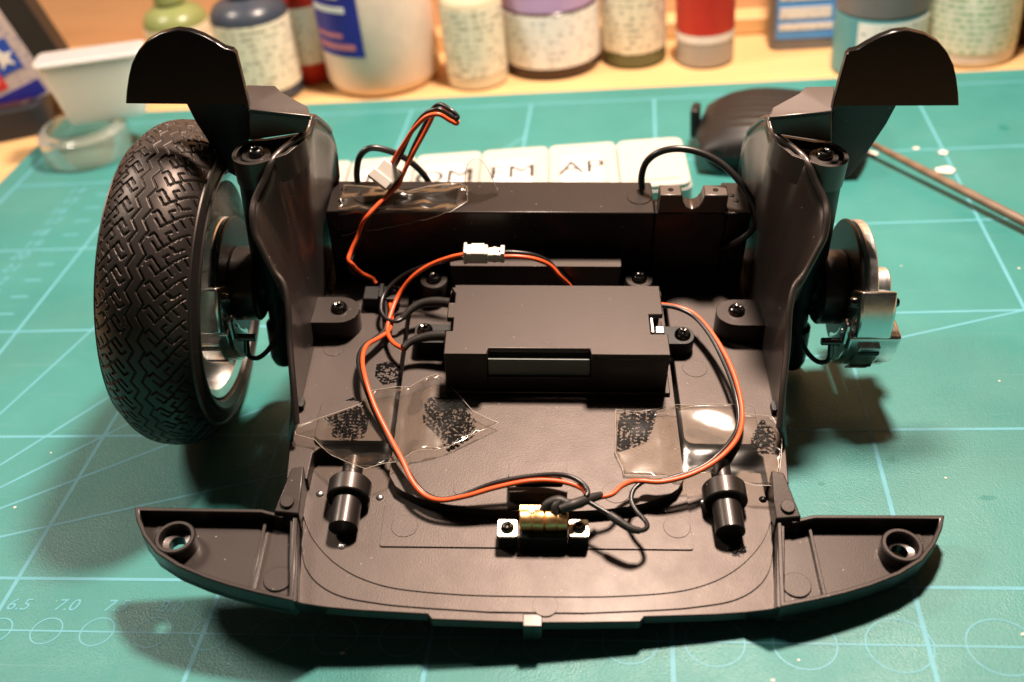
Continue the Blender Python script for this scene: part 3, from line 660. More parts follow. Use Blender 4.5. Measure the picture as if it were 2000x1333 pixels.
# ------------------------------------------------------------------ wires
def twin(pts, sep, ang0, turns):
    P_ = spline(pts, 4); m = len(P_); A = []; Bb = []
    for i, p in enumerate(P_):
        d = (P_[min(i + 1, m - 1)] - P_[max(i - 1, 0)]).normalized()
        a = d.cross(Vector((0, 0.2, 1))).normalized(); b = d.cross(a); t = ang0 + turns * 2 * math.pi * i / m
        o = (a * math.cos(t) + b * math.sin(t)) * sep
        k1 = Vector((math.sin(i * 0.37 + turns), math.sin(i * 0.53), math.cos(i * 0.41))) * 0.10; k2 = Vector((math.cos(i * 0.47), math.sin(i * 0.31 + 1), math.sin(i * 0.59))) * 0.12
        A.append(p + o + k1); Bb.append(p - o + k2)
    return A, Bb
def zp(u, v): return None
WR = 0.56
w1 = [(-41.99, 17.2, 4.0), (-43.31, 17.75, 5.0), (-46.11, 17.0, 7.64), (-48.01, 16.0, 11.59), (-47.45, 18.5, 13.55), (-45.4, 21.0, 16.93), (-43.13, 22.0, 21.66), (-40.96, 24.5, 23.35), (-37.7, 28.5, 25.08), (-35.61, 31.0, 26.55), (-33.61, 32.0, 30.63), (-31.94, 33.0, 33.6), (-29.79, 34.0, 37.56), (-27.4, 35.0, 42.19), (-25.95, 35.0, 44.79), (-23.86, 34.0, 46.56), (-21.63, 32.0, 46.22), (-19.99, 31.0, 44.75), (-21.56, 30.5, 45.68), (-24.22, 30.5, 47.21), (-27.48, 31.0, 46.08), (-30.37, 31.0, 42.91), (-32.74, 31.5, 38.63), (-35.09, 32.0, 34.24), (-37.06, 32.0, 30.61)]
q = Vector(w1[-1])
c1 = thing("looped_wire_pair", "red and black wire pair looping high above the cross beam with white plug", "wire", w1[0], CH)
A, B_ = twin(w1, 0.66, 3.7, 1.0)
part("red_wire", G().tube(A, WR, 10, 2), RED, c1, smooth=60)
part("black_wire", G().tube(B_, WR, 10, 2), BWIRE, c1, smooth=60)
R1 = Matrix.Translation(q) @ Matrix.Rotation(math.radians(-20), 4, 'Z') @ Matrix.Rotation(math.radians(34), 4, 'Y') @ Matrix.Rotation(math.radians(-48), 4, 'X')
pg = part("white_plug", G().box(-3.0, 3.0, -2.0, 2.0, -5.4, 0.3).xf(R1), WHITEP, c1, bevel=0.4)
part("plug_collar", G().box(-3.5, 2.4, -2.4, 2.4, -5.9, -3.2).xf(R1), WHITEP, pg, bevel=0.3)

c2p = (-13.47, 14.07, 16.5)
c2 = thing("inline_plug_lead", "red and black lead with white inline plug in front of the cross beam", "wire", (c2p[0], c2p[1], 14), CH)
x0, y0, z0 = c2p
part("white_plug", G().box(x0 - 5.1, x0 + 1.0, y0 - 1.9, y0 + 1.9, z0 - 1.6, z0 + 1.7).box(x0 - 5.0, x0 - 4.2, y0 - 2.1, y0 + 2.1, z0 - 1.7, z0 + 2.2).box(x0 - 3.2, x0 + 0.2, y0 - 2.2, y0 + 2.0, z0 - 1.2, z0 + 2.0), WHITEP, c2, bevel=0.25)
part("white_socket", G().box(x0 + 1.05, x0 + 5.1, y0 - 1.5, y0 + 1.6, z0 - 1.4, z0 + 1.0).box(x0 + 4.2, x0 + 5.2, y0 - 1.7, y0 + 1.8, z0 - 1.5, z0 + 1.6).box(x0 + 2.2, x0 + 3.2, y0 - 1.6, y0 + 1.7, z0 - 1.5, z0 + 1.2), WHITEP, c2, bevel=0.2)
rl = [(-18.23, 14.03, 16.5), (-21.88, 14.02, 15.5), (-27.19, 14.0, 13.0), (-31.84, 12.71, 10.0), (-35.44, 10.15, 6.0), (-37.03, 3.96, 4.5), (-37.18, -1.23, 4.0), (-35.24, -5.95, 4.6), (-32.12, -9.14, 5.4)]
bl = [(-18.21, 13.43, 16.0), (-21.94, 14.24, 14.5), (-28.7, 15.43, 11.5), (-34.78, 14.91, 8.5), (-38.97, 11.32, 6.0), (-39.53, 5.9, 5.0), (-37.66, 2.68, 4.6), (-35.14, 1.94, 4.6), (-33.6, 3.3, 4.6)]
part("red_wire", G().tube(rl, WR, 10, 6), RED, c2, smooth=60)
part("black_wire", G().tube(bl, WR, 10, 6), BWIRE, c2, smooth=60)
part("heat_shrink", G().tube(s1, 1.2, 12, 6, [0.8, 1.0, 1.15, 1.3, 1.25]), SHRINK, c2, smooth=60)
part("heat_shrink", G().tube(s2, 1.2, 12, 6, [1.0, 0.95, 1.1, 1.3, 1.35]), SHRINK, c2, smooth=60)
rr2 = [(-9.22, 13.49, 16.5), (-5.11, 13.52, 16.5), (-0.63, 13.79, 15.5), (3.27, 14.27, 13.0), (5.91, 13.46, 10.0), (8.26, 15.01, 6.0), (9.63, 14.53, 4.0)]
part("red_wire", G().tube([(x, y - 0.3, z) for x, y, z in rr2], WR, 10, 6), RED, c2, smooth=60)
part("black_wire", G().tube([(x - 0.5, y + 0.5, z + 0.7) for x, y, z in rr2], WR, 10, 6), BWIRE, c2, smooth=60)

w3 = [(-39.4, 12.8, 3.0), (-37.95, 8.14, 3.4), (-37.29, 0.73, 3.6), (-39.35, -3.5, 4.0), (-42.02, -7.91, 5.0), (-42.19, -13.79, 6.0), (-40.26, -21.17, 6.5), (-37.15, -28.75, 5.0), (-33.24, -35.9, 3.4), (-29.77, -42.32, 3.0), (-26.97, -47.62, 2.4), (-24.11, -50.55, 1.5), (-20.44, -52.13, 1.6), (-15.65, -51.93, 3.0), (-9.62, -50.55, 4.5), (-3.05, -49.6, 5.5), (2.43, -49.39, 6.0), (6.78, -50.09, 6.4), (9.78, -51.86, 6.4), (10.7, -53.9, 6.2), (9.69, -55.66, 6.0), (7.98, -55.91, 5.6)]
c3 = thing("long_left_wire_pair", "red and black wire pair running from the switch block around to the brass terminal", "wire", w3[10], CH)
A, B_ = twin(w3, 0.62, 2.6, 0.9)
part("red_wire", G().tube(A, WR, 10, 2), RED, c3, smooth=60)
part("black_wire", G().tube(B_[:int(len(B_) * 0.93)], WR, 10, 2), BWIRE, c3, smooth=60)
part("heat_shrink", G().tube([(9.47, -56.05, 5.8), (6.68, -56.24, 6.0), (4.54, -55.61, 6.2), (2.4, -56.11, 5.6), (1.35, -56.89, 4.0)], 1.0, 12, 6, [0.85, 1.0, 1.1, 1.0, 1.0]), SHRINK, c3, smooth=60)

w4 = [(30.86, 5.86, 7.0), (34.45, 5.57, 6.6), (38.16, 4.09, 6.4), (40.8, 0.15, 6.2), (43.5, -7.0, 6.0), (45.51, -15.61, 5.8), (46.33, -24.22, 5.5), (46.07, -30.98, 5.0), (44.2, -36.43, 5.0), (40.41, -41.42, 5.0), (36.4, -44.64, 4.6), (31.82, -46.79, 4.0), (26.77, -48.09, 3.6), (22.93, -47.85, 3.6), (20.36, -48.05, 3.8), (18.05, -49.8, 4.0), (16.17, -52.08, 4.2), (13.96, -52.82, 4.4), (12.75, -52.86, 4.6)]
c4 = thing("right_wire_pair", "red and black wire pair arching from the battery box down the right side", "wire", w4[8], CH)
A, B_ = twin(w4, 0.5, 2.9, 0.15)
part("red_wire", G().tube(A, WR, 10, 2), RED, c4, smooth=60)
bk = [tuple(p) for p in B_[0:52:3]] + [(22.58, -48.4, 3.4), (20.82, -50.24, 3.2), (20.23, -52.86, 3.0), (21.23, -55.86, 3.0), (22.77, -58.28, 3.2), (23.02, -60.3, 3.6), (21.64, -61.53, 4.0), (19.93, -61.47, 4.4), (17.76, -60.23, 4.8), (15.18, -58.32, 5.2), (12.58, -56.5, 5.4), (10.79, -55.33, 5.6)]
part("black_wire", G().tube(bk, WR * 0.95, 10, 5), BWIRE, c4, smooth=60)
part("heat_shrink", G().tube([(13.73, -52.85, 4.6), (11.03, -54.64, 5.6), (7.72, -56.81, 6.4), (5.07, -57.43, 5.6)], 1.0, 12, 6, [0.85, 1.05, 1.2, 1.0]), SHRINK, c4, smooth=60)
part("heat_shrink", G().tube([(21.43, -61.54, 4.0), (19.51, -61.34, 4.4), (16.72, -59.6, 5.0), (15.18, -58.32, 5.2)], 0.85, 12, 6, [0.7, 0.85, 0.95, 0.8]), SHRINK, c4, smooth=60)

cb = [(-47.42, 36.5, 21.66), (-47.42, 37.5, 25.33), (-46.22, 38.0, 29.59), (-43.53, 38.5, 31.76), (-39.68, 39.0, 30.99), (-35.52, 39.5, 28.65), (-31.81, 40.0, 24.84), (-29.35, 40.0, 20.96), (-28.55, 39.6, 17.95)]
solid("black_cable_left", G().tube(cb, 0.85, 12, 6), BWIRE, "thin black cable arching behind the taped left end of the beam", "cable", CH, smooth=60).name = "black_cable"
cb = [(26.97, 33.5, 23.14), (26.63, 34.0, 26.45), (27.49, 34.0, 30.66), (30.17, 33.5, 33.91), (34.48, 33.0, 35.46), (39.77, 32.0, 35.22), (45.24, 30.0, 33.39), (49.97, 27.0, 30.25), (53.76, 24.0, 25.72), (54.83, 22.0, 22.45), (53.67, 20.5, 19.25), (50.55, 20.5, 15.65), (46.6, 23.6, 10.54)]
solid("black_cable", G().tube(cb, 0.88, 12, 6), BWIRE, "thicker black cable arching over the right end of the beam past the clamp", "cable", CH, smooth=60)

# ------------------------------------------------------------------ brass terminal
PALEB = metal("pale_brass_plate", (0.95, 0.82, 0.60), 0.4, 0.2)
bt = thing("brass_terminal", "brass contact terminal with two black screws at the front of the chassis", "terminal", (1.3, -58, -2.6), CH)
for sg, u in ((-1, 990), (1, 1131)):
    q = {990: (-6.06, -59.14, 1.4), 1131: (9.01, -58.95, 1.4)}[u]
    ft = part("terminal_foot", G().prism(rrect(q[0] - 2.1, q[0] + 2.1, q[1] - 2.3, q[1] + 2.3, 0.6), -2.6, 0.6), DARK, bt, bevel=0.2)
    part("foot_plate", G().prism(rrect(q[0] - 2.05, q[0] + 2.05, q[1] - 2.2, q[1] + 2.2, 0.55), 0.62, 1.3), PALEB, ft, bevel=0.15)
    shared("screw", SCREW, bt, (q[0], q[1], 1.3), 0.4, scale=0.72)
q = (1.56, -58.23, 4.0)
part("terminal_block", G().box(q[0] - 5.0, q[0] + 5.0, q[1] - 3.2, q[1] + 0.4, -2.6, 0.9), DARK, bt, bevel=0.3)
br = part("brass_clip", G().slab([(q[0] - 5.1, q[1] - 0.4, -2), (q[0] - 5.1, q[1] - 0.8, 3.0), (q[0] - 5.1, q[1] - 0.2, 4.0), (q[0] - 5.1, q[1] + 0.8, 4.5), (q[0] - 5.1, q[1] + 2.6, 4.7), (q[0] - 5.1, q[1] + 2.6, 4.1), (q[0] - 5.1, q[1] + 1.0, 3.8), (q[0] - 5.1, q[1] + 0.3, 3.0), (q[0] - 5.1, q[1] + 0.3, -2)], (10.3, 0, 0)), BRASS, bt, bevel=0.12)
part("clip_roll", G().rev([(1.9, 0), (2.25, 0.25), (2.3, 2.4), (2.15, 2.6), (2.3, 2.8), (2.3, 5.0), (1.9, 5.25), (2.3, 5.5), (2.3, 7.6), (2.15, 7.8), (2.3, 8.0), (2.25, 9.9), (1.9, 10.2)], (q[0] - 5.1, q[1] + 0.2, 2.7), (1, 0, 0), 26), BRASS, br)
for dx in (-2.6, 2.2): part("solder_tag", G().rev([(0, 0.8), (0.7, 0.6), (1.0, 0.1), (0.9, -0.4)], (q[0] + dx, q[1] + 0.9, 4.6), n=16), STEEL, br)
part("wire_stub", G().tube([(q[0] + 2.6, q[1] + 0.3, 4.2), (q[0] + 2.4, q[1] + 1.4, 5.6), (q[0] + 3.4, q[1] + 2.5, 6.2)], 1.05, 12, 6), SHRINK, br, smooth=60)

# ------------------------------------------------------------------ clear tape
def sheet(poly, zf, step=1.3, lift=None):
    poly2 = [Vector((p[0], p[1])) for p in poly]; n = len(poly2)
    xs_ = [p.x for p in poly2]; ys_ = [p.y for p in poly2]; pts = list(poly2)
    def inside(x, y):
        c = False
        for i in range(n):
            a, b = poly2[i], poly2[i - 1]
            if (a.y > y) != (b.y > y) and x < (b.x - a.x) * (y - a.y) / (b.y - a.y) + a.x: c = not c
        return c
    y = min(ys_); k = 0
    while y < max(ys_):
        x = min(xs_) + (k % 2) * step / 2
        while x < max(xs_):
            if inside(x, y): pts.append(Vector((x, y)))
            x += step
        y += step * 0.87; k += 1
    r = delaunay_2d_cdt(pts, [], [list(range(n))], 1, 1e-4)
    g = G(); g.v = [(p.x, p.y, zf(p.x, p.y)) for p in r[0]]
    f = []
    for t in r[2]:
        a, b, c = [r[0][i] for i in t[:3]]
        f.append(tuple(t) if (b - a).cross(c - a) > 0 else tuple(reversed(t)))
    g.f = f; return g
def wrinkle(x, y, k=1.0, s=0):
    return k * (0.45 * math.sin(0.31 * x + 0.52 * y + s) + 0.28 * math.sin(0.83 * x - 0.41 * y + 1.3 + s) + 0.16 * math.sin(-0.6 * x + 1.1 * y + 2 + s))
def tape_thing(name, label, g, edge, frame=CH):
    a = np.array(g.v); t = thing(name, label, "tape", (float(a[:, 0].mean()), float(a[:, 1].mean()), float(a[:, 2].min())), frame)
    o = part("tape_film", g, TAPE, t, smooth=70)
    sm = o.modifiers.new("thickness", 'SOLIDIFY'); sm.thickness = 0.06 * S; sm.offset = 1
    part("tape_edge", G().tube(edge, 0.055, 5, 1), TAPE_EDGE, t, smooth=60)
    return t
Z4 = [(-55.5, -32.56), (-47.91, -28.7), (-41.12, -25.04), (-38.77, -20.79), (-30.36, -18.4), (-27.22, -16.33), (-24.04, -14.36), (-22.26, -15.99), (-19.58, -19.15), (-16.91, -23.09), (-14.73, -26.12), (-11.84, -28.01), (-8.79, -29.6), (-14.02, -33.13), (-20.08, -37.13), (-22.74, -38.19), (-27.7, -39.27), (-30.56, -41.84), (-34.94, -44.14), (-37.48, -45.31), (-41.54, -43.47), (-45.32, -41.26), (-48.25, -38.49), (-50.17, -36.19), (-54.51, -34.93)]
zL = lambda x, y: 1.75 + 1.2 * min(1, max(0, (-30.5 - x) / 3)) + wrinkle(x, y, 0.16) + (0.6 if y < -40 else 0) * min(1, (-40 - y) / 4) + 0.8 * math.exp(-((x + 26) / 3) ** 2)
def edge_of(poly, zf): 
    out = []
    for i in range(len(poly)):
        a, b = Vector(poly[i]), Vector(poly[(i + 1) % len(poly)]); n = max(2, int((b - a).length / 1.2))
        out += [(p.x, p.y, zf(p.x, p.y) + 0.05) for p in (a.lerp(b, k / n) for k in range(n))]
    return out + out[:1]
tl = tape_thing("left_floor_tape", "crumpled clear tape over the wires on the left of the chassis floor", sheet(Z4, zL), edge_of(Z4, zL))
tl.name = "clear_tape"
Z6 = [(18.53, -24.19), (23.51, -24.96), (31.18, -24.32), (40.39, -24.38), (47.18, -24.47), (47.97, -27.42), (51.9, -27.65), (54.04, -27.89), (55.52, -32.15), (54.92, -36.32), (53.66, -42.4), (52.27, -47.54), (47.45, -47.36), (43.53, -45.96), (37.78, -43.83), (34.29, -44.61), (30.47, -45.14), (28.29, -44.19), (23.77, -44.0), (19.23, -43.81), (19.16, -41.82), (17.67, -37.28)]
SLX, SLY = (0.088, 0.153)
def zR(x, y):
    base = 0.7 if x < 31 else 2.9
    f = min(1, max(0, (x - 28) / 5)); f = f * f * (3 - 2 * f)
    z = 0.75 + 2.0 * f
    w_ = math.exp(-((x - 41) / 7) ** 2 - ((y + 29) / 5) ** 2)
    return z + w_ * (SLX * (x - 41) + SLY * (y + 29)) + 0.0 + wrinkle(x, y, 0.13, 2.1) - 0.9 * max(0, min(1, (-38 - y) / 5)) * f
tr_ = tape_thing("clear_tape", "glossy clear tape holding the red wire on the right of the chassis floor", sheet(Z6, zR), edge_of(Z6, zR))
def patch(poly, zf, parent):
    g = sheet(poly, zf, 1.6)
    return part("contact_patch", g, SPECK, parent, smooth=60)
floor0 = lambda x, y: 0.05 if abs(x) < 32.6 else 0.86
pA = [(-49.12, -29.82), (-45.92, -28.31), (-41.45, -25.51), (-38.57, -29.32), (-38.6, -34.13), (-40.57, -35.73), (-45.75, -35.27), (-46.6, -33.43), (-45.08, -31.55), (-47.98, -30.78)]
pB = [(-26.29, -24.23), (-25.09, -22.36), (-17.76, -22.17), (-16.37, -25.5), (-13.98, -29.31), (-13.9, -31.19), (-15.22, -32.53), (-17.48, -34.67), (-19.54, -36.26), (-20.37, -35.49), (-21.54, -32.61), (-23.76, -29.42), (-25.97, -26.72)]
pC = [(19.11, -26.35), (20.42, -24.41), (28.29, -24.32), (26.93, -28.98), (25.42, -33.26), (22.18, -34.87), (18.18, -36.47), (18.53, -31.22)]
pD = [(51.51, -28.76), (52.66, -30.24), (53.79, -31.82), (53.8, -36.62), (50.54, -36.55), (47.43, -36.18), (49.4, -32.4)]
up = lambda f: (lambda x, y: f(x, y) + 0.10)
patch(pA, up(zL), tl); patch(pB, up(zL), tl); patch(pC, up(zR), tr_); patch(pD, up(zR), tr_)
# beam tape: lies on the top of the beam, hangs over its front edge, its free end is folded up
btp = [(-50.7, 34.23), (-43.78, 33.11), (-38.33, 32.76), (-34.14, 31.24), (-28.07, 34.0), (-20.47, 35.22), (-18.34, 33.28), (-18.03, 27.17)]
zB = lambda x, y: zb + 0.35 + 0.8 * max(0, wrinkle(x, y, 1.0, 4)) + 0.25 + 1.1 * math.exp(-((y - 29.5 - 0.12 * (x + 30)) / 1.2) ** 2)
fr = 23.2
poly = list(btp) + [(btp[-1][0] - 4, fr), (btp[0][0], fr)]
gT = sheet(poly, zB, 1.2)
hang = []
xa, xb_ = btp[0][0], btp[-1][0] - 4
for k in range(5):
    row = []
    for i in range(22):
        t = i / 21; x = xa + (xb_ - xa) * t; L = 7.6 * (1 - t) ** 0.8 + 0.3
        row.append((x, fr - 0.15 - 0.35 * math.sin(k / 4 * 1.6) - 0.15 * math.sin(3 * x), zB(x, fr) - L * k / 4))
    hang.append(row)
gT.grid(hang)
fold = [(-18.8, 31.0, 25.3), (-17.89, 31.0, 31.88), (-14.99, 31.0, 33.7), (-12.68, 31.0, 30.34), (-11.23, 31.0, 26.13), (-10.31, 31.0, 22.92), (-11.54, 31.0, 21.83), (-16.06, 31.0, 20.6), (-18.02, 31.0, 22.34)]
gT2 = G()
cen = sum((Vector(p) for p in fold), Vector()) / len(fold) + Vector((0, -1.6, 0.6))
vf = [tuple(cen)] + fold
gT2.add(vf, [(0, i + 1, (i + 1) % len(fold) + 1) for i in range(len(fold))])
hb_edge = hang[-1] + [(p[0], p[1], zB(p[0], p[1])) for p in reversed(btp)]
tb_ = tape_thing("clear_tape", "clear tape with a folded end stuck over the left of the cross beam", gT, hb_edge)
part("folded_end", gT2, TAPE, tb_, smooth=20)
part("tape_edge", G().tube(fold + fold[:1], 0.09, 5, 2), TAPE_EDGE, tb_, smooth=60)
part("contact_patch", sheet([(-45.77, 27.18), (-35.7, 33.38), (-20.63, 33.87), (-21.06, 25.86), (-33.01, 23.69), (-44.07, 24.2)], lambda x, y: zb + 0.06, 1.6), GLOSS, tb_)
# ------------------------------------------------------------------ bottles and jars on the table behind
TZ = -3.1
def bottle(name, label, cat, spec, prof, mat, parts):
    cx, cy, r = spec
    t = thing(name, label, cat, (cx, cy, TZ))
    part("bottle_body", G().rev([(a * r, TZ + z) for a, z in prof], (cx, cy, 0), n=48), mat, t, smooth=45)
    for nm, pr, m in parts:
        part(nm, G().rev([(a * r, TZ + z) for a, z in pr], (cx, cy, 0), n=48), m, t, smooth=45)
    return t
def sleeve(z0, z1, k=1.012): return [(k, z0), (k, z1)]
def lab_part(t, spec, z0, z1, m, a0=0.0, a1=2 * math.pi, k=1.015, name="paper_label"):
    cx, cy, r = spec
    g = G().rev([(r * k, TZ + z0), (r * k, TZ + z1), (r * k - 0.25, TZ + z1), (r * k - 0.25, TZ + z0)], (cx, cy, 0), n=40, a0=a0, a1=a1, close=True)
    return part(name, g, m, t, smooth=40)
CREAM = label_mat("cream_printed_label", (0.78, 0.71, 0.54), (0.14, 0.13, 0.08))
WHITE_L = label_mat("white_printed_label", (0.86, 0.82, 0.76), (0.25, 0.24, 0.25), thr=0.53)
PALEG = label_mat("pale_green_print", (0.76, 0.79, 0.64), (0.14, 0.36, 0.16), thr=0.47)
GREYL = label_mat("grey_printed_label", (0.70, 0.69, 0.66), (0.40, 0.39, 0.38), thr=0.55)
SLATE = flat("slate_blue_paint", (0.045, 0.055, 0.075), 0.3); OLIVE = flat("olive_paint", (0.13, 0.13, 0.055), 0.35)
GREENC = flat("green_bottle_paint", (0.24, 0.28, 0.10), 0.3); REDP = flat("red_paint", (0.50, 0.03, 0.015), 0.35)
MILK = flat("milky_plastic", (0.80, 0.65, 0.54), 0.3); CREAMP = flat("cream_paint", (0.70, 0.60, 0.42), 0.4)
BROWNG = flat("dark_brown_liquid", (0.05, 0.022, 0.012), 0.2); LILAC = flat("lilac_lid_plastic", (0.55, 0.36, 0.60), 0.35)
GREYP = flat("grey_lid_plastic", (0.17, 0.165, 0.165), 0.4); GREYB = flat("grey_paint", (0.36, 0.33, 0.29), 0.35)
BLUEL = flat("blue_label_ink", (0.02, 0.02, 0.26), 0.35); SKY = flat("sky_blue_label_ink", (0.08, 0.30, 0.72), 0.4)
PAPER = flat("white_paper", (0.80, 0.78, 0.74), 0.55); TEALI = flat("teal_label_ink", (0.10, 0.34, 0.38), 0.4)
INK = flat("black_ink", (0.02, 0.02, 0.025), 0.5); PINK = flat("pink_label_ink", (0.55, 0.18, 0.22), 0.45)
drop = lambda h: [(0.9, 0), (1.0, 1.2), (1.0, h), (0.98, h + 1.5), (0.86, h + 4.5), (0.6, h + 7), (0.42, h + 8), (0.42, h + 10)]
cap = lambda h: [(0.46, h + 9), (0.5, h + 9.2), (0.46, h + 24), (0.40, h + 26), (0.0, h + 26)]
sp = (-123.3, 239.3, 16.9); h = 36.7
t = bottle("paint_bottle", "slate grey dropper paint bottle with cream label, left of the milky bottle", "bottle", sp, drop(h), SLATE, [("cap", cap(h), SLATE)]); lab_part(t, sp, h * 0.16, h * 0.97, CREAM)
sp = (-167.7, 262.6, 14.7); h = 27.7
t = bottle("paint_bottle", "pale green dropper paint bottle behind the left fender plate", "bottle", sp, drop(h), GREENC, [("cap", cap(h), GREENC)]); lab_part(t, sp, h * 0.12, h * 0.97, CREAM)
sp = (-104.9, 256.0, 11.3); h = 36.0
t = bottle("paint_bottle", "dropper paint bottle with bright red base beside the milky bottle", "bottle", sp, drop(h), REDP, [("cap", cap(h), REDP)]); lab_part(t, sp, h * 0.27, h * 0.98, WHITE_L)
sp = (-70.4, 250.3, 25.6); H = 70
t = bottle("solvent_bottle", "large milky plastic bottle with a blue label", "bottle", sp, [(0.80, 0), (0.93, 1.2), (1.0, 5), (1.0, H), (0.9, H + 8), (0.5, H + 16), (0.4, H + 24), (0.0, H + 24)], MILK, [("cap", [(0.46, H + 18), (0.46, H + 34), (0, H + 34)], PAPER)])
a0 = math.radians(-158); a1 = math.radians(-92)
z0 = 19.4
lb = lab_part(t, sp, z0, z0 + 42, BLUEL, a0, a1, name="blue_label")
lab_part(t, sp, z0 + 3, z0 + 5.5, PINK, math.radians(-150), math.radians(-100), 1.022, "label_print"); lab_part(t, sp, z0 + 8, z0 + 10, PINK, math.radians(-150), math.radians(-112), 1.022, "label_print")
lab_part(t, sp, z0 + 19, z0 + 21.5, PAPER, math.radians(-150), math.radians(-105), 1.022, "label_print"); lab_part(t, sp, z0 + 25, z0 + 27.5, PAPER, math.radians(-150), math.radians(-110), 1.022, "label_print")
sp = (-26.7, 241.7, 13.3); h = 36
t = bottle("paint_bottle", "cream dropper paint bottle between the milky bottle and the lilac jar", "bottle", sp, drop(h), CREAMP, [("cap", cap(h), CREAMP)]); lab_part(t, sp, 6, h * 0.98, CREAM)
sp = (5.7, 257.0, 21.3); zl = 29.0; zc = 5.5
t = bottle("paint_jar", "wide jar of dark liquid with lilac screw lid and white label", "jar", sp, [(0.92, 0), (0.99, 1), (1.0, 2), (1.0, zl), (0.95, zl + 1)], BROWNG, [("lid", [(0.90, zl + 0.2), (0.97, zl + 0.6), (0.97, zl + 9), (0.92, zl + 10), (0, zl + 10)], LILAC)]); lab_part(t, sp, zc, zl - 0.6, WHITE_L)
sp = (42.1, 257.8, 14.0); h = 36; zc = 6.9
t = bottle("paint_bottle", "olive dropper paint bottle with cream label next to the lilac lidded jar", "bottle", sp, drop(h), OLIVE, [("cap", cap(h), OLIVE)]); lab_part(t, sp, zc, h * 0.98, CREAM)
sp = (72.7, 252.2, 12.4); h = 34; zc = 14.7
t = bottle("paint_bottle", "grey based paint bottle with a glossy red label", "bottle", sp, drop(h), GREYB, [("cap", cap(h), INK)]); lab_part(t, sp, zc, h * 0.98, REDP); lab_part(t, sp, zc - 3.5, zc - 0.1, PAPER, name="label_border")
# square bottle with blue label
bx, by, r = (116.1, 266.4, 15.1)
t = thing("glue_bottle", "square clear bottle with a blue and white label behind the grey lidded jar", "bottle", (bx, by, TZ))
part("bottle_body", G().prism(rrect(bx - r, bx + r, by - 9, by + 9, 4), TZ, TZ + 60), GREYP, t, bevel=1.0)
part("paper_label", G().box(bx - r + 2.5, bx + r - 1.5, by - 9.3, by - 9.05, TZ + 5, TZ + 44), SKY, t)
for za, zb2 in ((9, 12), (14, 19), (22, 25), (27.5, 33)): part("label_print", G().box(bx - r + 3.5, bx + r - 3 - (za % 4), by - 9.5, by - 9.32, TZ + za, TZ + zb2), GREYL, t)
sp = (142.2, 234.9, 18.2); zl = 25.1
t = bottle("paint_jar", "white labelled paint jar with a grey screw lid behind the right fender plate", "jar", sp, [(0.92, 0), (1.0, 1), (1.0, zl), (0.9, zl + 0.8)], TEALI, [("lid", [(0.92, zl + 0.6), (1.0, zl + 1.2), (1.0, zl + 15), (0.94, zl + 16), (0, zl + 16)], GREYP)]); lab_part(t, sp, 1.5, zl - 1, WHITE_L, math.radians(-128), math.radians(50))
sp = (180.4, 244.7, 18.7)
t = bottle("round_tub", "tall white tub covered in green small print at the right", "tub", sp, [(0.93, 0), (0.99, 1), (1.0, 2.5), (1.0, 62), (0.95, 64), (0, 64)], PAPER, []); lab_part(t, sp, 6, 60, PALEG)
sp = (209.9, 259.2, 11.7)
bottle("stain_bottle", "dark brown bottle cut off at the right edge", "bottle", sp, drop(40), BROWNG, [("cap", cap(40), INK)])

# clear jar with tapered white cup standing on it
jx, jy, jr = (-180.3, 176.6, 17.7)
t = thing("glass_jar", "low clear glass jar at the left edge of the mat", "jar", (jx, jy, 0.05))
part("jar_wall", G().rev([(0.0, 0.6), (0.86 * jr, 0.6), (0.93 * jr, 2.0), (0.93 * jr, 10.5), (0.8 * jr, 12), (0.8 * jr, 13.2), (0.86 * jr, 13.2), (0.86 * jr, 12.4), (jr, 11.0), (jr, 1.6), (0.94 * jr, 0.06), (0.0, 0.06)], (jx, jy, 0), n=48), GLASS, t, smooth=40)
zt_ = 21.8
TBB = (-171.31, 178.26, 13.5); TBB = (TBB[0] + 1, TBB[1] + 5, 13.3)
t = thing("plastic_tub", "white tapered plastic tub standing on the clear glass jar", "tub", TBB)
WC, nt_, bs_ = new_mat("translucent_white_plastic"); bs_.inputs["Base Color"].default_value = (0.86, 0.80, 0.73, 1); bs_.inputs["Roughness"].default_value = 0.4
bs_.inputs["Subsurface Weight"].default_value = 1.0; bs_.inputs["Subsurface Radius"].default_value = (0.03, 0.028, 0.025); bs_.inputs["Subsurface Scale"].default_value = 1.0
RT = Matrix.Translation(Vector(TBB)) @ Matrix.Rotation(math.radians(13), 4, 'Z')
def frus(g, w0, d0, w1, d1, z0, z1):
    a_ = rrect(-w0, w0, -d0, d0, 2.5); b_ = rrect(-w1, w1, -d1, d1, 2.5); n = len(a_)
    return g.add([(x, y, z0) for x, y in a_] + [(x, y, z1) for x, y in b_], [(i, (i + 1) % n, (i + 1) % n + n, i + n) for i in range(n)] + [tuple(reversed(range(n))), tuple(range(n, 2 * n))])
part("tub_wall", frus(G(), 15.0, 5, 20.0, 6.2, 0.0, 25).xf(RT), WC, t, bevel=0.5)
part("tub_lid", frus(G(), 20.8, 6.8, 21.0, 7.0, 25.0, 27.0).xf(RT), WC, t, bevel=0.5)
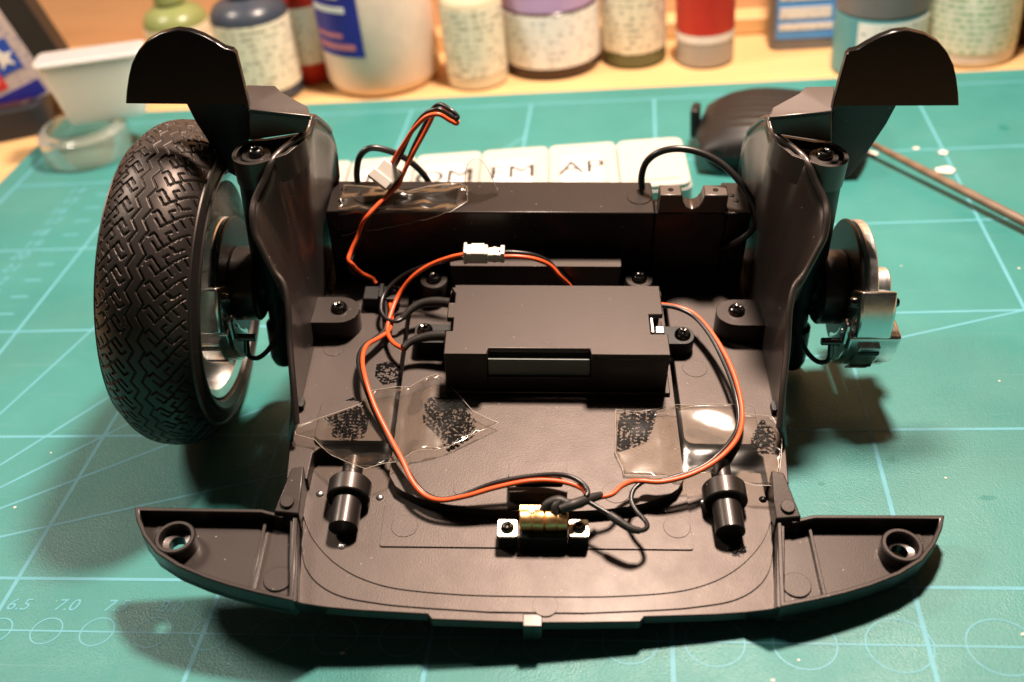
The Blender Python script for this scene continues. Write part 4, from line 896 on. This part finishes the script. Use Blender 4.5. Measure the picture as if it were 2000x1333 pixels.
# leaning carton with star print and its dark tray
t = thing("dark_tray", "dark brown rounded tray on the table at the far left", "tray", (-229.69, 206.82, -3.1))
q = (-235.59, 213.72, -3.1)
RT = Matrix.Translation(Vector(q)) @ Matrix.Rotation(math.radians(22), 4, 'Z')
part("tray_body", G().prism(rrect(-48, 20, -16, 40, 9), 0, 13).xf(RT), INK, t, bevel=2.5)
part("tray_top", G().prism(rrect(-44, 16, -12, 36, 8), 13, 14).xf(RT), flat("maroon_plastic", (0.05, 0.018, 0.016), 0.35), t, bevel=0.4)
LAV = label_mat("lavender_carton", (0.50, 0.42, 0.40), (0.16, 0.16, 0.34), thr=0.5)
t = thing("paint_carton", "grey and blue carton with red and blue star emblem at the far left", "carton", (-226.66, 207.29, 11.5))
q = (-212.21, 216.6, 11.0)
RT = Matrix.Translation(Vector(q)) @ Matrix.Rotation(math.radians(24), 4, 'Z') @ Matrix.Rotation(math.radians(-15), 4, 'Y')
part("carton_face", G().box(-44, 2, 0, 0.8, 0.2, 80).xf(RT), LAV, t, bevel=0.2)
part("carton_body", G().box(-44, 13, 0.85, 26, 0, 80).xf(RT), flat("black_carton_board", (0.02, 0.015, 0.013), 0.5), t, bevel=0.5)
def star(cx, cz, r, y): return G().slab([(cx + (r if i % 2 == 0 else r * 0.42) * math.sin(math.pi * i / 5), y, cz + (r if i % 2 == 0 else r * 0.42) * math.cos(math.pi * i / 5)) for i in range(10)], (0, -0.2, 0))
part("emblem_panel", G().box(-13.5, -3, -0.35, -0.02, 15, 29).xf(RT), flat("emblem_blue", (0.02, 0.07, 0.42), 0.4), t)
part("emblem_panel", G().box(-24.2, -13.6, -0.35, -0.02, 10, 25).xf(RT), flat("emblem_red", (0.62, 0.03, 0.03), 0.4), t)
part("emblem_star", star(-8.2, 21.5, 5.2, -0.4).xf(RT), PAPER, t); part("emblem_star", star(-18.8, 17.5, 5.4, -0.4).xf(RT), PAPER, t)
part("label_print", G().box(-40, -1, -0.3, -0.02, 1.5, 8).xf(RT), BLUEL, t); part("label_print", G().box(-40, -6, -0.3, -0.02, 38, 43).xf(RT), PINK, t)

# ------------------------------------------------------------------ parts box strip with lettered lids
m_, nt_, bs_ = new_mat("translucent_box_plastic"); bs_.inputs["Base Color"].default_value = (0.46, 0.455, 0.42, 1); bs_.inputs["Roughness"].default_value = 0.35
bs_.inputs["Subsurface Weight"].default_value = 0.25; bs_.inputs["Subsurface Radius"].default_value = (0.004, 0.004, 0.003); FROST = m_
a = Vector((-11.2, 135.5, 14.0)); b = Vector((58.96, 140.11, 14.0))
dirv = (b - a).normalized(); ang = math.atan2(dirv.y, dirv.x); pitch = (b - a).length / 3.02
pb = thing("pill_box_strip", "white translucent strip of lidded compartments with paper labels behind the beam", "storage box", (b.x - 40, b.y - 18, 0.05))
RT = Matrix.Translation(Vector((b.x, b.y, 0))) @ Matrix.Rotation(ang, 4, 'Z')
part("box_base", G().prism(rrect(-5.7 * pitch, 0, -35.5, 0, 3.5), 0.06, 12.2).xf(RT), FROST, pb, bevel=0.8)
for k in range(6):
    x1 = -k * pitch - 0.45; x0 = x1 - pitch + 0.9
    if k == 5: x0 += 0.3 * pitch
    l = part("lid", G().prism(rrect(x0, x1, -35, -0.4, 2.2 if k else 3.4), 12.25, 14.0).xf(RT), FROST, pb, bevel=0.5)
    part("lid_panel", G().prism(rrect(x0 + 3, x1 - 3, -31, -4, 1.5), 14.0, 14.35).xf(RT), FROST, l, bevel=0.2)
    txt = ["", "AP", "FM", "OM", "D", ""][k]
    if txt:
        part("paper_label", G().prism(rrect(x0 + 4.2, x1 - 5.0, -29, -10.5, 1.0), 14.36, 14.46).xf(RT), PAPER, l)
        ob = text_part("label_lettering", txt, 13.0, Matrix.Translation(Vector((0, 0, 0))), INK, l, None, 0.0)
        ob.matrix_local = Matrix.Translation(-BASE[pb] * S) @ Matrix.Translation((RT @ Vector(((x0 + x1) / 2 - 0.5, -19.5, 14.5))) * S) @ Matrix.Rotation(ang, 4, 'Z')

# ------------------------------------------------------------------ black ribbed shell, stick, crumbs
mc = Vector((83.23, 152.71, 0.0))
t = thing("ribbed_shell", "black ribbed plastic seat shell lying on the mat behind the right tower", "plastic part", (mc.x, mc.y, 0.05))
rows = []
for i in range(41):
    u = -1 + 2 * i / 40; row = []
    for j in range(61):
        w = -1 + 2 * j / 60
        k = (1 - abs(u) ** 3.2) ** 0.45 * (1 - abs(w) ** 3.0) ** 0.45 if abs(u) < 1 and abs(w) < 1 else 0.0
        z = 7.5 + 10.5 * k * (0.8 + 0.2 * math.cos(2.2 * (u + 0.3))) + (0.35 * (math.sin(w * 34) > 0.3) if k > 0.72 else 0)
        x = 30 * u * (1 - 0.12 * w * w); y = 24 * w * (1 - 0.10 * u * u)
        row.append((x, y, z))
    rows.append(row)
RT = Matrix.Translation(mc) @ Matrix.Rotation(math.radians(-10), 4, 'Z') @ Matrix.Translation(Vector((11, 4, 0)))
part("shell_top", G().grid(rows, True).xf(RT), DARK, t, smooth=50)
part("shell_rim", G().prism(rrect(-28.5, 28.5, -22.5, 22.5, 10, 8), 5.5, 9.8).xf(RT), GLOSS, t, bevel=1.6)
part("shell_base", G().prism(rrect(-25, 25, -19, 19, 9, 8), 0.06, 5.6).xf(RT), DARK, t, bevel=1.0)
part("shell_hook", G().box(-32.5, -29.5, -2, 6, 4, 15).xf(RT), DARK, t, bevel=0.8)
a = Vector((123.01, 148.96, 5.0)); b = Vector((171.74, 75.37, 3.0))
STICKM = wood("stained_stick_wood", (0.15, 0.095, 0.055), (0.21, 0.13, 0.08), (1000, 1000, 1000), 0.4)
solid("wooden_stick", G().rev([(0.5, 0), (1.0, 1.5), (1.35, 30), (1.6, (b - a).length - 1), (1.3, (b - a).length)], a, b - a, 20), STICKM, "thin brown wooden stick lying across the mat at the right", "stick")
SCRAP = flat("white_scrap_card", (0.78, 0.70, 0.62), 0.6)
random.seed(21)
def crumb(nm, lab, u, size, grp=None):
    n = random.randint(5, 7); pts = [(u[0] + size * (0.6 + 0.5 * random.random()) * math.cos(2 * math.pi * i / n) * 1.3, u[1] + size * (0.6 + 0.5 * random.random()) * math.sin(2 * math.pi * i / n)) for i in range(n)]
    solid(nm, G().prism(pts, 0.05, 0.05 + size * 0.25), SCRAP, lab, "scrap", bevel=size * 0.06, group=grp)
crumb("plastic_scrap", "largest pale scrap on the mat beside the wooden stick", (147.41, 132.9, 0.0), 3.0)
crumb("plastic_scrap", "small pale scrap on the mat just above the wooden stick", (149.26, 146.65, 0.0), 1.9)
crumb("plastic_scrap", "tiny pale scrap beside the right wheel arch liner", (125.38, 147.63, 0.0), 2.2)
crumb("plastic_scrap", "faint pale scrap between the liner and the blue grid line", (141.36, 151.0, 0.0), 1.2)
for (p, s_) in (((-18.12, -69.42, 0.0), 0.75), ((113.92, -17.12, 0.0), 0.5), ((154.09, 71.25, 0.0), 0.6), ((135.0, 18.52, 0.0), 0.4), ((121.47, 74.35, 0.0), 0.4), ((-112.05, -6.65, 0.0), 0.4), ((118.62, -61.81, 0.0), 0.6), ((-112.14, -27.06, 0.0), 0.6), ((74.6, -68.93, 0.0), 0.5), ((69.17, -73.86, 0.0), 0.6)):
    crumb("dust_crumb", "tiny pale crumb lying loose on the green mat", p, s_ * 0.7, "crumbs scattered on the mat")
